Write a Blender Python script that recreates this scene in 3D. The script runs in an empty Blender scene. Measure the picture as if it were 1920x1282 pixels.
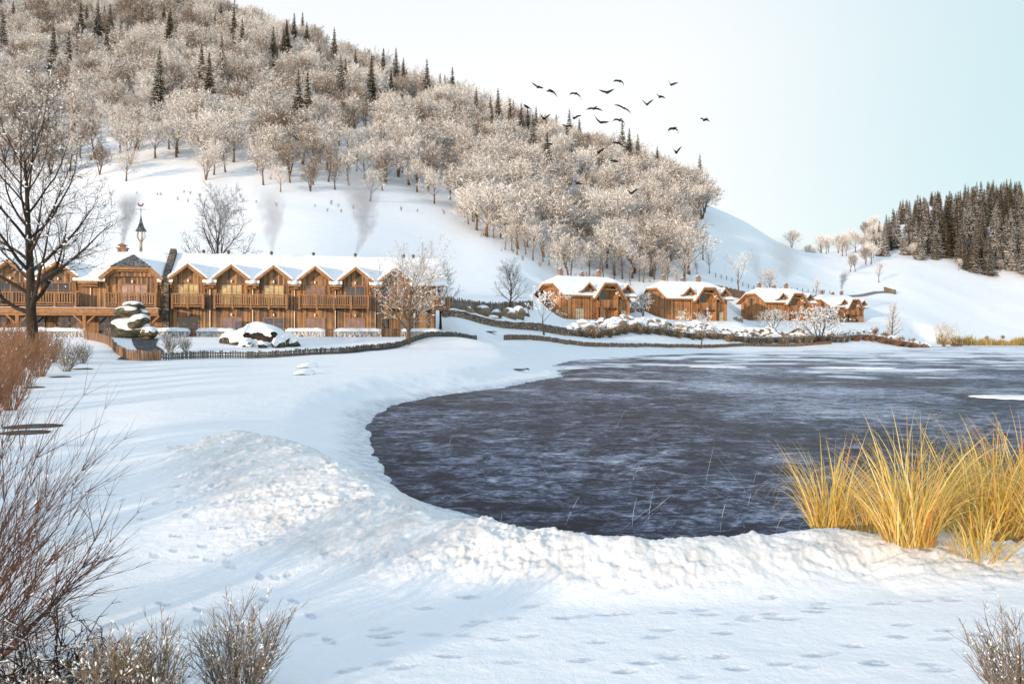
import bpy, bmesh, math, random
import numpy as np
from mathutils import Vector, Matrix, Quaternion, noise as mnoise

scene = bpy.context.scene
COL = scene.collection
CAM_H = 3.5      # eye height above the ice
F = 1600.0       # focal length in photo pixels
HZ = 630.0       # photo row of the level line
rng = random.Random(7)
nrng = np.random.default_rng(11)

def P(px, py, Y):
    return Vector(((px - 960.0) / F * Y, Y, CAM_H - (py - HZ) / F * Y))

# ------------------------------------------------------------------ objects
def tag(o, label=None, cat=None, group=None, kind=None):
    if label: o['label'] = label
    if cat: o['category'] = cat
    if group: o['group'] = group
    if kind: o['kind'] = kind
    return o

def empty(name, loc=(0, 0, 0), rz=0.0, scale=1.0):
    o = bpy.data.objects.new(name, None)
    o.empty_display_size = 0.2
    COL.objects.link(o)
    o.location = loc
    o.rotation_euler = (0, 0, rz)
    o.scale = (scale, scale, scale) if isinstance(scale, (int, float)) else scale
    return o

def link(name, mesh, parent=None):
    o = bpy.data.objects.new(name, mesh)
    COL.objects.link(o)
    if parent is not None:
        o.parent = parent
    return o

def copy_tree(o, parent=None):
    c = o.copy()
    COL.objects.link(c)
    if parent is not None:
        c.parent = parent
    for ch in list(o.children):
        copy_tree(ch, c)
    return c

class MB:
    """collects shapes and links them as one mesh object"""
    def __init__(self):
        self.v = []; self.f = []; self.m = []
    def add(self, verts, faces, mi=0):
        b = len(self.v)
        self.v.extend([tuple(p) for p in verts])
        for f in faces:
            self.f.append(tuple(i + b for i in f)); self.m.append(mi)
    def box(self, x0, x1, y0, y1, z0, z1, mi=0):
        vs = [(x0,y0,z0),(x1,y0,z0),(x1,y1,z0),(x0,y1,z0),(x0,y0,z1),(x1,y0,z1),(x1,y1,z1),(x0,y1,z1)]
        self.add(vs, [(0,3,2,1),(4,5,6,7),(0,1,5,4),(1,2,6,5),(2,3,7,6),(3,0,4,7)], mi)
    def bar(self, a, b, w, h, mi=0, up=(0,0,1)):
        a = Vector(a); b = Vector(b); d = (b - a)
        if d.length < 1e-6: return
        d.normalize(); u = Vector(up)
        s = d.cross(u)
        if s.length < 1e-4: s = d.cross(Vector((1,0,0)))
        s.normalize(); t = s.cross(d)
        vs = []
        for p in (a, b):
            for i, j in ((-1,-1),(1,-1),(1,1),(-1,1)):
                vs.append(p + s*(i*w/2) + t*(j*h/2))
        self.add(vs, [(3,2,1,0),(4,5,6,7),(0,1,5,4),(1,2,6,5),(2,3,7,6),(3,0,4,7)], mi)
    def tube(self, a, b, r0, r1, n=6, mi=0, cap=True):
        a = Vector(a); b = Vector(b); d = b - a
        if d.length < 1e-6: return
        d.normalize()
        s = d.orthogonal().normalized(); t = d.cross(s)
        base = len(self.v)
        for p, r in ((a, r0), (b, r1)):
            for k in range(n):
                q = 2*math.pi*k/n
                self.v.append(tuple(p + s*(math.cos(q)*r) + t*(math.sin(q)*r)))
        for k in range(n):
            k2 = (k+1) % n
            self.f.append((base+k, base+k2, base+n+k2, base+n+k)); self.m.append(mi)
        if cap:
            self.f.append(tuple(base+n+k for k in range(n))); self.m.append(mi)
            self.f.append(tuple(base+n-1-k for k in range(n))); self.m.append(mi)
    def lathe(self, c, prof, n=12, mi=0):
        base = len(self.v); c = Vector(c)
        for r, z in prof:
            for k in range(n):
                q = 2*math.pi*k/n
                self.v.append((c.x+math.cos(q)*r, c.y+math.sin(q)*r, c.z+z))
        for i in range(len(prof)-1):
            for k in range(n):
                k2 = (k+1) % n
                self.f.append((base+i*n+k, base+i*n+k2, base+(i+1)*n+k2, base+(i+1)*n+k)); self.m.append(mi)
        self.f.append(tuple(base+(len(prof)-1)*n+k for k in range(n))); self.m.append(mi)
        self.f.append(tuple(base+n-1-k for k in range(n))); self.m.append(mi)
    def prism(self, poly, off, mi=0):
        n = len(poly); o = Vector(off)
        a = [Vector(p) for p in poly]
        vs = a + [p + o for p in a]
        fs = [tuple(range(n)), tuple(range(2*n-1, n-1, -1))]
        for k in range(n):
            k2 = (k+1) % n
            fs.append((k, n+k, n+k2, k2))
        self.add(vs, fs, mi)
    def build(self, name, mats, parent=None, smooth=False, fix=False):
        me = bpy.data.meshes.new(name)
        me.from_pydata(self.v, [], self.f)
        if not isinstance(mats, (list, tuple)): mats = [mats]
        for m in mats: me.materials.append(m)
        if len(mats) > 1:
            me.polygons.foreach_set('material_index', self.m)
        if smooth:
            me.polygons.foreach_set('use_smooth', [True]*len(self.f))
        me.update()
        if fix:
            bm = bmesh.new(); bm.from_mesh(me)
            bmesh.ops.recalc_face_normals(bm, faces=bm.faces)
            bm.to_mesh(me); bm.free()
        return link(name, me, parent)

# ------------------------------------------------------------------ materials
def newmat(name):
    m = bpy.data.materials.new(name); m.use_nodes = True
    nt = m.node_tree
    return m, nt, nt.nodes['Principled BSDF']

def N(nt, typ, **kw):
    n = nt.nodes.new(typ)
    for k, v in kw.items():
        if k.startswith('i_'):
            n.inputs[k[2:].replace('_', ' ')].default_value = v
        else:
            setattr(n, k, v)
    return n

def ramp(nt, fac, stops, interp='LINEAR'):
    r = nt.nodes.new('ShaderNodeValToRGB')
    r.color_ramp.interpolation = interp
    e = r.color_ramp.elements
    while len(e) > 1: e.remove(e[-1])
    for i, (p, c) in enumerate(stops):
        if i == 0: e[0].position = p; el = e[0]
        else: el = e.new(p)
        el.color = (c[0], c[1], c[2], 1) if isinstance(c, (tuple, list)) else (c, c, c, 1)
    nt.links.new(fac, r.inputs[0])
    return r.outputs[0]

def math_(nt, op, a, b=None, c=None, clamp=False):
    n = nt.nodes.new('ShaderNodeMath'); n.operation = op; n.use_clamp = clamp
    for i, x in enumerate((a, b, c)):
        if x is None: continue
        if isinstance(x, (int, float)): n.inputs[i].default_value = x
        else: nt.links.new(x, n.inputs[i])
    return n.outputs[0]

def mixc(nt, fac, a, b, blend='MIX'):
    n = nt.nodes.new('ShaderNodeMix'); n.data_type = 'RGBA'; n.blend_type = blend
    for sock, x in ((n.inputs[0], fac), (n.inputs[6], a), (n.inputs[7], b)):
        if isinstance(x, (int, float)): sock.default_value = x
        elif isinstance(x, (tuple, list)): sock.default_value = (x[0], x[1], x[2], 1)
        else: nt.links.new(x, sock)
    return n.outputs[2]

def coords(nt, kind='Object', scale=None):
    if kind == 'World':
        o = nt.nodes.new('ShaderNodeNewGeometry').outputs['Position']
    else:
        o = nt.nodes.new('ShaderNodeTexCoord').outputs[kind]
    if scale is not None:
        mp = nt.nodes.new('ShaderNodeMapping'); mp.inputs['Scale'].default_value = scale
        nt.links.new(o, mp.inputs[0]); o = mp.outputs[0]
    return o

def noise_tex(nt, vec, scale, detail=4, rough=0.55, dist=0.0):
    n = nt.nodes.new('ShaderNodeTexNoise')
    n.inputs['Scale'].default_value = scale; n.inputs['Detail'].default_value = detail
    n.inputs['Roughness'].default_value = rough; n.inputs['Distortion'].default_value = dist
    nt.links.new(vec, n.inputs['Vector'])
    return n.outputs['Fac']

def bump(nt, bs, h, strength=0.3, dist=0.05):
    b = nt.nodes.new('ShaderNodeBump'); b.inputs['Strength'].default_value = strength
    b.inputs['Distance'].default_value = dist
    nt.links.new(h, b.inputs['Height']); nt.links.new(b.outputs[0], bs.inputs['Normal'])

def up_factor(nt, lo, hi, extra=None, amt=0.0):
    g = nt.nodes.new('ShaderNodeNewGeometry')
    s = nt.nodes.new('ShaderNodeSeparateXYZ'); nt.links.new(g.outputs['Normal'], s.inputs[0])
    z = s.outputs['Z']
    if extra is not None:
        z = math_(nt, 'ADD', z, math_(nt, 'MULTIPLY', math_(nt, 'SUBTRACT', extra, 0.5), amt))
    m = nt.nodes.new('ShaderNodeMapRange'); m.clamp = True
    m.inputs['From Min'].default_value = lo; m.inputs['From Max'].default_value = hi
    nt.links.new(z, m.inputs['Value'])
    return m.outputs[0]

SNOW = (0.89, 0.90, 0.92)

def mat_snow(name='snow', scale=1.0, world=False, st=0.35):
    m, nt, bs = newmat(name)
    c = coords(nt, 'World' if world else 'Object')
    n1 = noise_tex(nt, c, 1.3*scale, 6, 0.6)
    n2 = noise_tex(nt, c, 14*scale, 4, 0.65)
    h = math_(nt, 'ADD', n1, math_(nt, 'MULTIPLY', n2, 0.22))
    bump(nt, bs, h, st, 0.12/scale)
    col = ramp(nt, n1, [(0.3, (0.86, 0.875, 0.90)), (0.7, (0.91, 0.915, 0.925))])
    nt.links.new(col, bs.inputs['Base Color'])
    bs.inputs['Roughness'].default_value = 0.65
    bs.inputs['Specular IOR Level'].default_value = 0.25
    return m

def mat_bark(name, bark, lo=0.15, hi=0.5, amt=0.6, bark2=None, snowc=SNOW, nscale=3.0):
    m, nt, bs = newmat(name)
    c = coords(nt, 'Object')
    n = noise_tex(nt, c, nscale, 3, 0.6)
    oi = nt.nodes.new('ShaderNodeObjectInfo')
    b2 = bark2 or tuple(x*1.7 for x in bark)
    bc = mixc(nt, n, bark, b2)
    f = up_factor(nt, lo, hi, math_(nt, 'ADD', math_(nt, 'MULTIPLY', n, .5), math_(nt, 'MULTIPLY', oi.outputs['Random'], .5)), amt)
    nt.links.new(mixc(nt, f, bc, snowc), bs.inputs['Base Color'])
    bs.inputs['Roughness'].default_value = 0.85
    bs.inputs['Specular IOR Level'].default_value = 0.15
    return m

def mat_planks(name, axis, w, cols, dirt=0.5):
    """vertical boards, each with its own tone; axis picks the coordinate the boards step along"""
    m, nt, bs = newmat(name)
    c = coords(nt, 'Object')
    s = nt.nodes.new('ShaderNodeSeparateXYZ'); nt.links.new(c, s.inputs[0])
    if axis == 'XY': u = math_(nt, 'ADD', s.outputs['X'], s.outputs['Y'])
    else: u = s.outputs[axis]
    q = math_(nt, 'DIVIDE', u, w)
    idn = math_(nt, 'FLOOR', q)
    fr = math_(nt, 'FRACT', q)
    wn = nt.nodes.new('ShaderNodeTexWhiteNoise'); wn.noise_dimensions = '1D'
    nt.links.new(idn, wn.inputs['W'])
    grain = noise_tex(nt, coords(nt, 'Object', (9, 9, 0.7)), 1.0, 5, 0.65, 0.4)
    blot = noise_tex(nt, coords(nt, 'Object', (0.5, 0.5, 0.45)), 1.0, 3, 0.6)
    t = math_(nt, 'ADD', math_(nt, 'MULTIPLY', wn.outputs['Value'], 0.55), math_(nt, 'MULTIPLY', grain, 0.35))
    t = math_(nt, 'ADD', t, math_(nt, 'MULTIPLY', math_(nt, 'SUBTRACT', blot, 0.5), dirt))
    col = ramp(nt, t, cols)
    gap = math_(nt, 'GREATER_THAN', math_(nt, 'ABSOLUTE', math_(nt, 'SUBTRACT', fr, 0.5)), 0.45)
    col = mixc(nt, math_(nt, 'MULTIPLY', gap, 0.75), col, (0.03, 0.018, 0.01))
    nt.links.new(col, bs.inputs['Base Color'])
    bs.inputs['Roughness'].default_value = 0.8
    bump(nt, bs, math_(nt, 'SUBTRACT', grain, math_(nt, 'MULTIPLY', gap, 2.0)), 0.5, 0.03)
    return m

def mat_simple(name, col, rough=0.7, var=0.25, scale=4.0, metal=0.0, spec=0.3, bst=0.2):
    m, nt, bs = newmat(name)
    c = coords(nt, 'Object')
    n = noise_tex(nt, c, scale, 5, 0.6)
    a = tuple(x*(1-var) for x in col); b = tuple(min(1, x*(1+var)) for x in col)
    nt.links.new(ramp(nt, n, [(0.3, a), (0.7, b)]), bs.inputs['Base Color'])
    bs.inputs['Roughness'].default_value = rough
    bs.inputs['Metallic'].default_value = metal
    bs.inputs['Specular IOR Level'].default_value = spec
    if bst: bump(nt, bs, n, bst, 0.03)
    return m

def mat_glass(name, col, rough=0.04, spec=0.9):
    m, nt, bs = newmat(name)
    c = coords(nt, 'Object')
    n = noise_tex(nt, c, 0.9, 3)
    nt.links.new(ramp(nt, n, [(0.35, tuple(x*0.7 for x in col)), (0.65, tuple(x*1.2 for x in col))]), bs.inputs['Base Color'])
    bs.inputs['Roughness'].default_value = rough
    bs.inputs['Specular IOR Level'].default_value = spec
    bs.inputs['IOR'].default_value = 1.6
    return m

def mat_stones(name, cols, scale=2.2, mortar=(0.03, 0.028, 0.026), squash=2.2, snowy=True):
    m, nt, bs = newmat(name)
    c = coords(nt, 'Object', (1, 1, squash))
    v = nt.nodes.new('ShaderNodeTexVoronoi'); v.inputs['Scale'].default_value = scale
    nt.links.new(c, v.inputs['Vector'])
    ve = nt.nodes.new('ShaderNodeTexVoronoi'); ve.feature = 'DISTANCE_TO_EDGE'; ve.inputs['Scale'].default_value = scale
    nt.links.new(c, ve.inputs['Vector'])
    s = nt.nodes.new('ShaderNodeSeparateColor'); nt.links.new(v.outputs['Color'], s.inputs[0])
    n = noise_tex(nt, c, scale*3, 4)
    t = math_(nt, 'ADD', math_(nt, 'MULTIPLY', s.outputs[0], 0.7), math_(nt, 'MULTIPLY', n, 0.4))
    col = ramp(nt, t, cols)
    edge = ramp(nt, ve.outputs['Distance'], [(0.02, 0.0), (0.09, 1.0)])
    col = mixc(nt, edge, mortar, col)
    if snowy:
        f = up_factor(nt, 0.55, 0.8, n, 0.5)
        col = mixc(nt, f, col, SNOW)
    nt.links.new(col, bs.inputs['Base Color'])
    bs.inputs['Roughness'].default_value = 0.85
    bump(nt, bs, math_(nt, 'ADD', edge, math_(nt, 'MULTIPLY', n, 0.4)), 0.8, 0.08)
    return m
# ------------------------------------------------------------------ terrain
def _hash(ix, iy, seed):
    h = (ix.astype(np.int64)*374761393 + iy.astype(np.int64)*668265263 + seed*974634217) & 0xffffffff
    h = ((h ^ (h >> 13))*1274126177) & 0xffffffff
    h = ((h ^ (h >> 16))*2246822519) & 0xffffffff
    return ((h ^ (h >> 15)) & 0xffff)/65535.0

def vnoise(x, y, seed=0):
    xi = np.floor(x); yi = np.floor(y)
    fx = x - xi; fy = y - yi
    fx = fx*fx*fx*(fx*(fx*6-15)+10); fy = fy*fy*fy*(fy*(fy*6-15)+10)
    a = _hash(xi, yi, seed); b = _hash(xi+1, yi, seed); c = _hash(xi, yi+1, seed); d = _hash(xi+1, yi+1, seed)
    return (a*(1-fx)+b*fx)*(1-fy) + (c*(1-fx)+d*fx)*fy - 0.5

def fbm(x, y, seed=0, octv=4, gain=0.5):
    s = 0; a = 1.0
    for o in range(octv):
        s = s + a*vnoise(x, y, seed+o*17); x = x*2.03+5.1; y = y*2.03+1.7; a *= gain
    return s

def sstep(a, b, x):
    t = np.clip((x-a)/(b-a), 0, 1)
    return t*t*(3-2*t)

Z0 = 0.4
# (photo column, distance, photo row) of points on the land
C = []
def cz(px, Y, z): C.append(((px-960)/F, math.log(Y), (z - Z0)/Y))
def cp(px, Y, py): cz(px, Y, CAM_H - (py - HZ)/F*Y)
for px in (-1800, -500, 200, 960, 1700, 2600, 3700):
    cz(px, 1.6, .4); cz(px, 4, .4); cz(px, 8, .4); cz(px, 12, .42)
for px, rows in {
    -1800: [(28, .6), (60, 2), (110, 6), (240, 60), (480, 190), (700, 330)],
    -500: [(20, .6), (30, .7), (45, 1.1), (70, 1.9), (90, 3.4), (115, 4.5), (150, 15), (240, 48), (340, 100), (480, 195), (600, 275), (720, 330)],
    0: [(20, .5), (28, .55), (45, .95), (62, 1.3), (85, 2.9), (104, 3.7), (122, 7), (150, 15.5), (200, 31), (240, 46), (290, 70), (340, 97), (480, 178), (600, 250), (720, 296)],
    200: [(18, .5), (28, .6), (45, .9), (60, 1.2), (75, 1.75), (88, 3.3), (104, 3.5), (122, 6.5)],
    300: [(22, .7), (30, .8), (50, 1.05), (70, 1.45)],
    400: [(30, .8), (50, 1.2), (75, 1.6), (90, 3.1), (120, 6), (150, 15), (200, 29.5), (240, 46), (340, 95), (410, 132), (480, 169), (560, 209), (700, 246)],
    600: [(30, .5), (45, 1.0), (60, 1.35), (82, 1.8), (95, 3.0), (105, 3.4), (125, 6), (150, 13), (200, 28.5), (250, 46.5), (340, 88), (430, 131), (480, 158), (600, 184)],
    850: [(40, .3), (52, .8), (70, 1.5), (92, 2.2), (112, 3.1), (124, 6.2), (150, 9), (180, 13.6), (230, 29.4), (270, 44), (360, 82), (450, 119), (560, 135), (700, 138)],
    1000: [(75, .5), (95, 1.7), (115, 2.9), (135, 3.2), (150, 4.6), (185, 10.0), (205, 15), (230, 23), (280, 40), (360, 73), (440, 103), (540, 113)],
    1060: [(100, .6), (130, 2.2), (150, 3.0), (160, 3.5), (176, 5.2), (195, 7.5), (212, 11)],
    1150: [(135, .4), (155, 2.2), (172, 3.2), (188, 6.3), (205, 7.5), (222, 12), (250, 20), (300, 39), (370, 70), (420, 86), (520, 97)],
    1300: [(165, .4), (185, 2.0), (198, 3.0), (212, 6.4), (228, 7.7), (250, 15.5), (290, 29), (330, 44.8), (390, 64), (480, 76)],
    1400: [(190, .3), (207, 1.9), (219, 2.9), (232, 6.6), (256, 8.2), (275, 14), (300, 20), (340, 33), (400, 57), (500, 62)],
    1550: [(215, .3), (233, 2.4), (246, 2.9), (262, 6.0), (288, 8.2), (310, 14), (350, 20), (400, 32), (460, 46), (600, 58), (700, 62)],
    1700: [(228, .2), (250, 1.9), (262, 2.4), (290, 5), (320, 9.5), (380, 24), (430, 38), (480, 49), (540, 74), (640, 96)],
    1850: [(318, .6), (340, 5.6), (400, 20), (440, 30), (480, 45), (560, 82), (680, 116)],
    2050: [(318, .6), (340, 5), (400, 18), (440, 27), (500, 51), (600, 94), (720, 120)],
    2600: [(318, .8), (400, 15), (480, 40), (640, 80)],
    3700: [(100, .8), (300, 1), (400, 10), (640, 60)],
}.items():
    for Y, z in rows: cz(px, Y, z)
for px, Y, z in ((267, 72, 1.42), (475, 76, 1.5), (635, 83, 1.78), (745, 93, 2.2), (895, 110, 2.75), (955, 165, 8.0),
                 (900, 140, 6.4), (960, 135, 3.9), (940, 120, 3.0), (217, 78, 1.9), (155, 88, 3.0)):
    cz(px, Y, z)
for px in (-1800, -400, 600, 1400, 2000, 3700):
    cz(px, 1100, 250 if px < 900 else 70); cz(px, 2400, 250 if px < 900 else 120)
_C = np.array(C)
def _tps(r2):
    return np.where(r2 > 1e-12, 0.5*r2*np.log(r2 + 1e-12), 0.0)
_VS = 0.42   # weight of log distance against angle
def _uv(a): return np.stack([a[:, 0], a[:, 1]*_VS], 1)
_cu = _uv(_C); _n = len(_cu)
_K = _tps(((_cu[:, None]-_cu[None])**2).sum(-1)) + np.eye(_n)*2e-4
_A = np.zeros((_n+3, _n+3)); _A[:_n, :_n] = _K
_Pm = np.concatenate([np.ones((_n, 1)), _cu], 1); _A[:_n, _n:] = _Pm; _A[_n:, :_n] = _Pm.T
_w = np.linalg.solve(_A, np.concatenate([_C[:, 2], np.zeros(3)]))

def land(X, Y):
    X = np.asarray(X, float).ravel(); Y = np.maximum(np.asarray(Y, float).ravel(), 1.2)
    out = np.empty_like(X)
    for s in range(0, len(X), 40000):
        x = X[s:s+40000]; y = Y[s:s+40000]
        q = np.stack([x/y, np.log(y)*_VS], 1)
        d = q[:, None, 0]-_cu[None, :, 0]; e = q[:, None, 1]-_cu[None, :, 1]
        t = _tps(d*d+e*e) @ _w[:_n] + _w[_n] + q @ _w[_n+1:]
        out[s:s+40000] = Z0 + t*y
    return out
# control columns are photo px/F measured from the middle of the picture
# (cz stores px/F - 960/F)

# shore of the lake, as points of the photo lying on the ice plane z = 0
SH = [(3600, 800), (2600, 905), (1920, 965), (1700, 988), (1560, 1004), (1490, 1012), (1250, 1040), (1080, 1030), (1000, 1012), (862, 962), (798, 946),
      (740, 924), (716, 890), (700, 850), (687, 806), (694, 782), (733, 761), (817, 742), (937, 728), (992, 716), (1052, 707),
      (1047, 697), (1034, 686), (1070, 676), (1132, 671), (1195, 667), (1300, 662.5), (1400, 660), (1560, 656.5), (1690, 655), (1714, 651), (1760, 648.2),
      (1920, 648), (2300, 647.5), (3600, 648)]
SHW = np.array([P(a, b, CAM_H*F/(b-HZ))[:2] for a, b in SH])

def shore_sd(X, Y):
    """distance to the shore, negative on the ice"""
    best = np.full(X.shape, 1e9); ins = np.zeros(X.shape, bool)
    n = len(SHW)
    for i in range(n):
        ax, ay = SHW[i]; bx, by = SHW[(i+1) % n]
        dx, dy = bx-ax, by-ay
        t = np.clip(((X-ax)*dx+(Y-ay)*dy)/(dx*dx+dy*dy+1e-9), 0, 1)
        best = np.minimum(best, np.hypot(X-ax-t*dx, Y-ay-t*dy))
        c = ((ay > Y) != (by > Y)) & (X < (bx-ax)*(Y-ay)/(by-ay+1e-12)+ax)
        ins ^= c
    return np.where(ins, -best, best)

# ploughed snow bank: crest points (photo column, row, height above the ice)
CR = [(345, 846, .60, .3), (395, 815, 1.05, .9), (440, 806, 1.18, 1.3), (510, 820, 1.18, 1.7), (580, 856, 1.10, 1.9), (650, 897, 1.02, 1.8), (745, 946, .95, 1.6),
      (820, 975, .92, 1.1), (905, 973, 1.0, .80), (1010, 987, .98, .68), (1100, 1000, .94, .60), (1250, 1007, .90, .56), (1400, 1004, .88, .56), (1500, 996, .86, .62),
      (1560, 987, .86, .75), (1660, 1000, .80, .75), (1800, 1015, .68, .8), (2000, 1022, .62, .8), (2300, 1030, .6, .9), (2800, 1050, .6, .9)]
CRW = [(P(a, b, (CAM_H-z)*F/(b-HZ)), z, w) for a, b, z, w in CR]

def berm(X, Y, base):
    best = np.full(X.shape, 1e9); hz = np.zeros(X.shape); wd = np.ones(X.shape); side = np.zeros(X.shape)
    for (a, za, wa), (b, zb, wb) in zip(CRW[:-1], CRW[1:]):
        dx, dy = b.x-a.x, b.y-a.y
        L = math.hypot(dx, dy)
        t = np.clip(((X-a.x)*dx+(Y-a.y)*dy)/(L*L), 0, 1)
        d = np.hypot(X-a.x-t*dx, Y-a.y-t*dy)
        k = d < best
        best = np.where(k, d, best); hz = np.where(k, za+(zb-za)*t, hz); wd = np.where(k, wa+(wb-wa)*t, wd)
        side = np.where(k, (dx*(Y-a.y)-dy*(X-a.x))/L, side)   # + beyond the crest
    f = np.where(side > 0, 1-sstep(0.05, 1.0, best/(wd*0.85+0.35)), 1-sstep(0.0, 1.0, best/(wd*2.0+0.25))**0.8)
    return f, hz, best

# building pads: centre, half sizes, rotation, height, soft edge
PADS = []
WING_RZ = math.radians(14.0)
WING_O = Vector((-39.7, 99.0, 3.4))
def _pad_lodge():
    c, s = math.cos(WING_RZ), math.sin(WING_RZ)
    lx, ly = 4.0, 2.5
    PADS.append((WING_O.x+c*lx-s*ly, WING_O.y+s*lx+c*ly, 28.2, 8.6, WING_RZ, 3.4, 7.0))
_pad_lodge()
CHALETS = [  # front corner column, distance, base row, rotation, scale
    (1060, 200, 599.0, math.radians(29), 1.1), (1253, 223, 600.8, math.radians(23), 1.1),
    (1436, 257, 600.5, math.radians(24), 1.04), (1558, 292, 604.0, math.radians(30), 1.0)]
for px, Y, py, rz, sc in CHALETS:
    p = P(px, py, Y); c, s = math.cos(rz), math.sin(rz)
    lx, ly = 8.5*sc, 5.0*sc
    PADS.append((p.x+c*lx-s*ly, p.y+s*lx+c*ly, 9.2*sc, 6.0*sc, rz, p.z, 6.0))

# footprints: (x, y, heading, length)
FOOT = []
_fr = random.Random(5)
def trail(px0, py0, px1, py1, n, wob=.12):
    a = P(px0, py0, (CAM_H-.4)*F/(py0-HZ)); b = P(px1, py1, (CAM_H-.4)*F/(py1-HZ))
    d = (b-a); ang = math.atan2(d.y, d.x)
    for i in range(n):
        t = (i+.5)/n + _fr.uniform(-.02, .02)
        side = (1 if i % 2 else -1)*(.11+_fr.uniform(-.02, .04))
        q = a+d*t
        FOOT.append((q.x-math.sin(ang)*side+_fr.uniform(-wob, wob), q.y+math.cos(ang)*side+_fr.uniform(-wob, wob),
                     ang+_fr.uniform(-.25, .25), _fr.uniform(.27, .34), _fr.uniform(.6, 1.0)))
trail(640, 1215, 1900, 1195, 13, .25); trail(700, 1175, 1700, 1160, 9, .25); trail(900, 1245, 1950, 1240, 9, .2); trail(980, 1150, 1850, 1130, 7, .2)
trail(240, 935, 600, 1190, 10, .25); trail(230, 1010, 500, 1100, 8, .3); trail(180, 900, 480, 1010, 7, .3); trail(330, 1120, 420, 1170, 3, .1); trail(620, 1260, 800, 1230, 3, .15)
trail(560, 1195, 1500, 1140, 12, .3); trail(1100, 1262, 1900, 1215, 9, .3); trail(760, 1130, 1300, 1118, 6, .2); trail(300, 900, 640, 1090, 9, .3); trail(420, 1010, 620, 1230, 7, .3); trail(1300, 1180, 1900, 1110, 8, .25)

BANK = {}
def ground_z(X, Y, fine=False):
    shp = np.shape(X)
    X = np.asarray(X, float).ravel(); Y = np.asarray(Y, float).ravel()
    z = land(X, Y)
    u = X/np.maximum(Y, 1)
    # broad roll of drifted snow
    far = sstep(25, 60, Y)
    z = z + 0.10*far*(1-sstep(90, 140, Y))*fbm(X/9, Y/4.5, 3, 3)
    z = z + 1.8*sstep(150, 260, Y)*fbm(X/45, Y/45, 9, 3)
    for cx, cy, hx, hy, rz, pz, soft in PADS:
        c, s = math.cos(rz), math.sin(rz)
        lx = np.abs((X-cx)*c+(Y-cy)*s)-hx; ly = np.abs(-(X-cx)*s+(Y-cy)*c)-hy
        d = np.hypot(np.maximum(lx, 0), np.maximum(ly, 0))
        z = z + (pz-z)*(1-sstep(0, soft, d))
    near = Y < 45
    sd = shore_sd(X, Y)
    # bank down to the ice
    wid = 1.2 + 0.06*np.minimum(Y, 200)
    edge = sd + 0.25*np.clip(Y/30, .3, 2)*fbm(X/1.4, Y/1.4, 21, 3)
    shore_h = 0.05 + 0.1*sstep(0, 1, edge)
    k = sstep(0, 1, edge/wid)
    zl = shore_h + (np.maximum(z, 0.12)-shore_h)*k
    z = np.where(edge > 0, zl, np.maximum(-0.7, edge*0.5))
    if near.any():
        xn, yn = X[near], Y[near]
        f, hz, bd = berm(xn, yn, None)
        zz = z[near]
        rough = (0.075 - 0.10*np.abs(fbm(xn/0.8+.8*fbm(xn/.6, yn/.6, 71, 2), yn/0.6, 31, 5, .55)) + 0.05*fbm(xn/0.9, yn/.5, 33, 3) - 0.075*np.abs(fbm(xn/0.26, yn/0.17, 41, 4, .62)) + 0.03*fbm(xn/.07, yn/.05, 43, 2))
        clod = np.maximum(0, fbm(xn/0.33, yn/0.33, 81, 3)-.30)*.20
        tgt = hz - 0.03
        zz = zz + np.maximum(tgt-zz, 0)*f
        zz = zz + (rough + clod - .04)*sstep(0.02, 0.5, f)*np.clip(.85+.9*fbm(xn/1.5, yn/1.0, 5, 2), .45, 1.2)
        # gentle wind ripples and grain of the trodden snow
        zz = zz + 0.018*fbm(xn/0.9, yn/0.45, 51, 4)*(1-f)*sstep(-.2, .4, sd[near])
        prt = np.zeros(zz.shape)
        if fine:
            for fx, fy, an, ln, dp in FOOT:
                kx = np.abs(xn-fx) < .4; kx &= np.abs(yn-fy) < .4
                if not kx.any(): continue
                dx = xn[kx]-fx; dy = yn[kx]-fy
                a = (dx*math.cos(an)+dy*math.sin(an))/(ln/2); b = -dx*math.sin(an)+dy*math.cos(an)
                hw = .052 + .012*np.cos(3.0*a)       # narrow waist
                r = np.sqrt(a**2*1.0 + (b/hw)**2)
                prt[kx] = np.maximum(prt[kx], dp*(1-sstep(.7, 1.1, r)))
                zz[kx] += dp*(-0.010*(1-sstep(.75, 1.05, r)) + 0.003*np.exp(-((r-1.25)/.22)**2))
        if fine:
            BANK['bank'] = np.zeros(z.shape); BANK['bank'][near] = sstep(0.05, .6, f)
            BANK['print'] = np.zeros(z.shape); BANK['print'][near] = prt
            BANK['slush'] = (1-sstep(0.1, 1.5, edge+.5*fbm(X/1.1, Y/1.1, 63, 3)))*(1-sstep(60, 95, Y))*(edge > -.2)
        z[near] = zz
    return z.reshape(shp)

def gz(x, y): return float(ground_z(np.array([x]), np.array([y]))[0])
_RY = np.exp(np.linspace(math.log(4.5), math.log(900), 2600))
def hit(px, py, ymin=4.5):
    """first point of the ground seen at this photo pixel"""
    Y = _RY[_RY >= ymin]
    X = (px-960.0)/F*Y
    g = ground_z(X, Y); g = np.maximum(g, 0.0)
    ray = CAM_H-(py-HZ)/F*Y
    k = np.nonzero(ray <= g)[0]
    i = k[0] if len(k) else len(Y)-1
    return Vector((X[i], Y[i], g[i]))
def onground(px, Y):
    x = (px-960.0)/F*Y
    return Vector((x, Y, gz(x, Y)))

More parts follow.
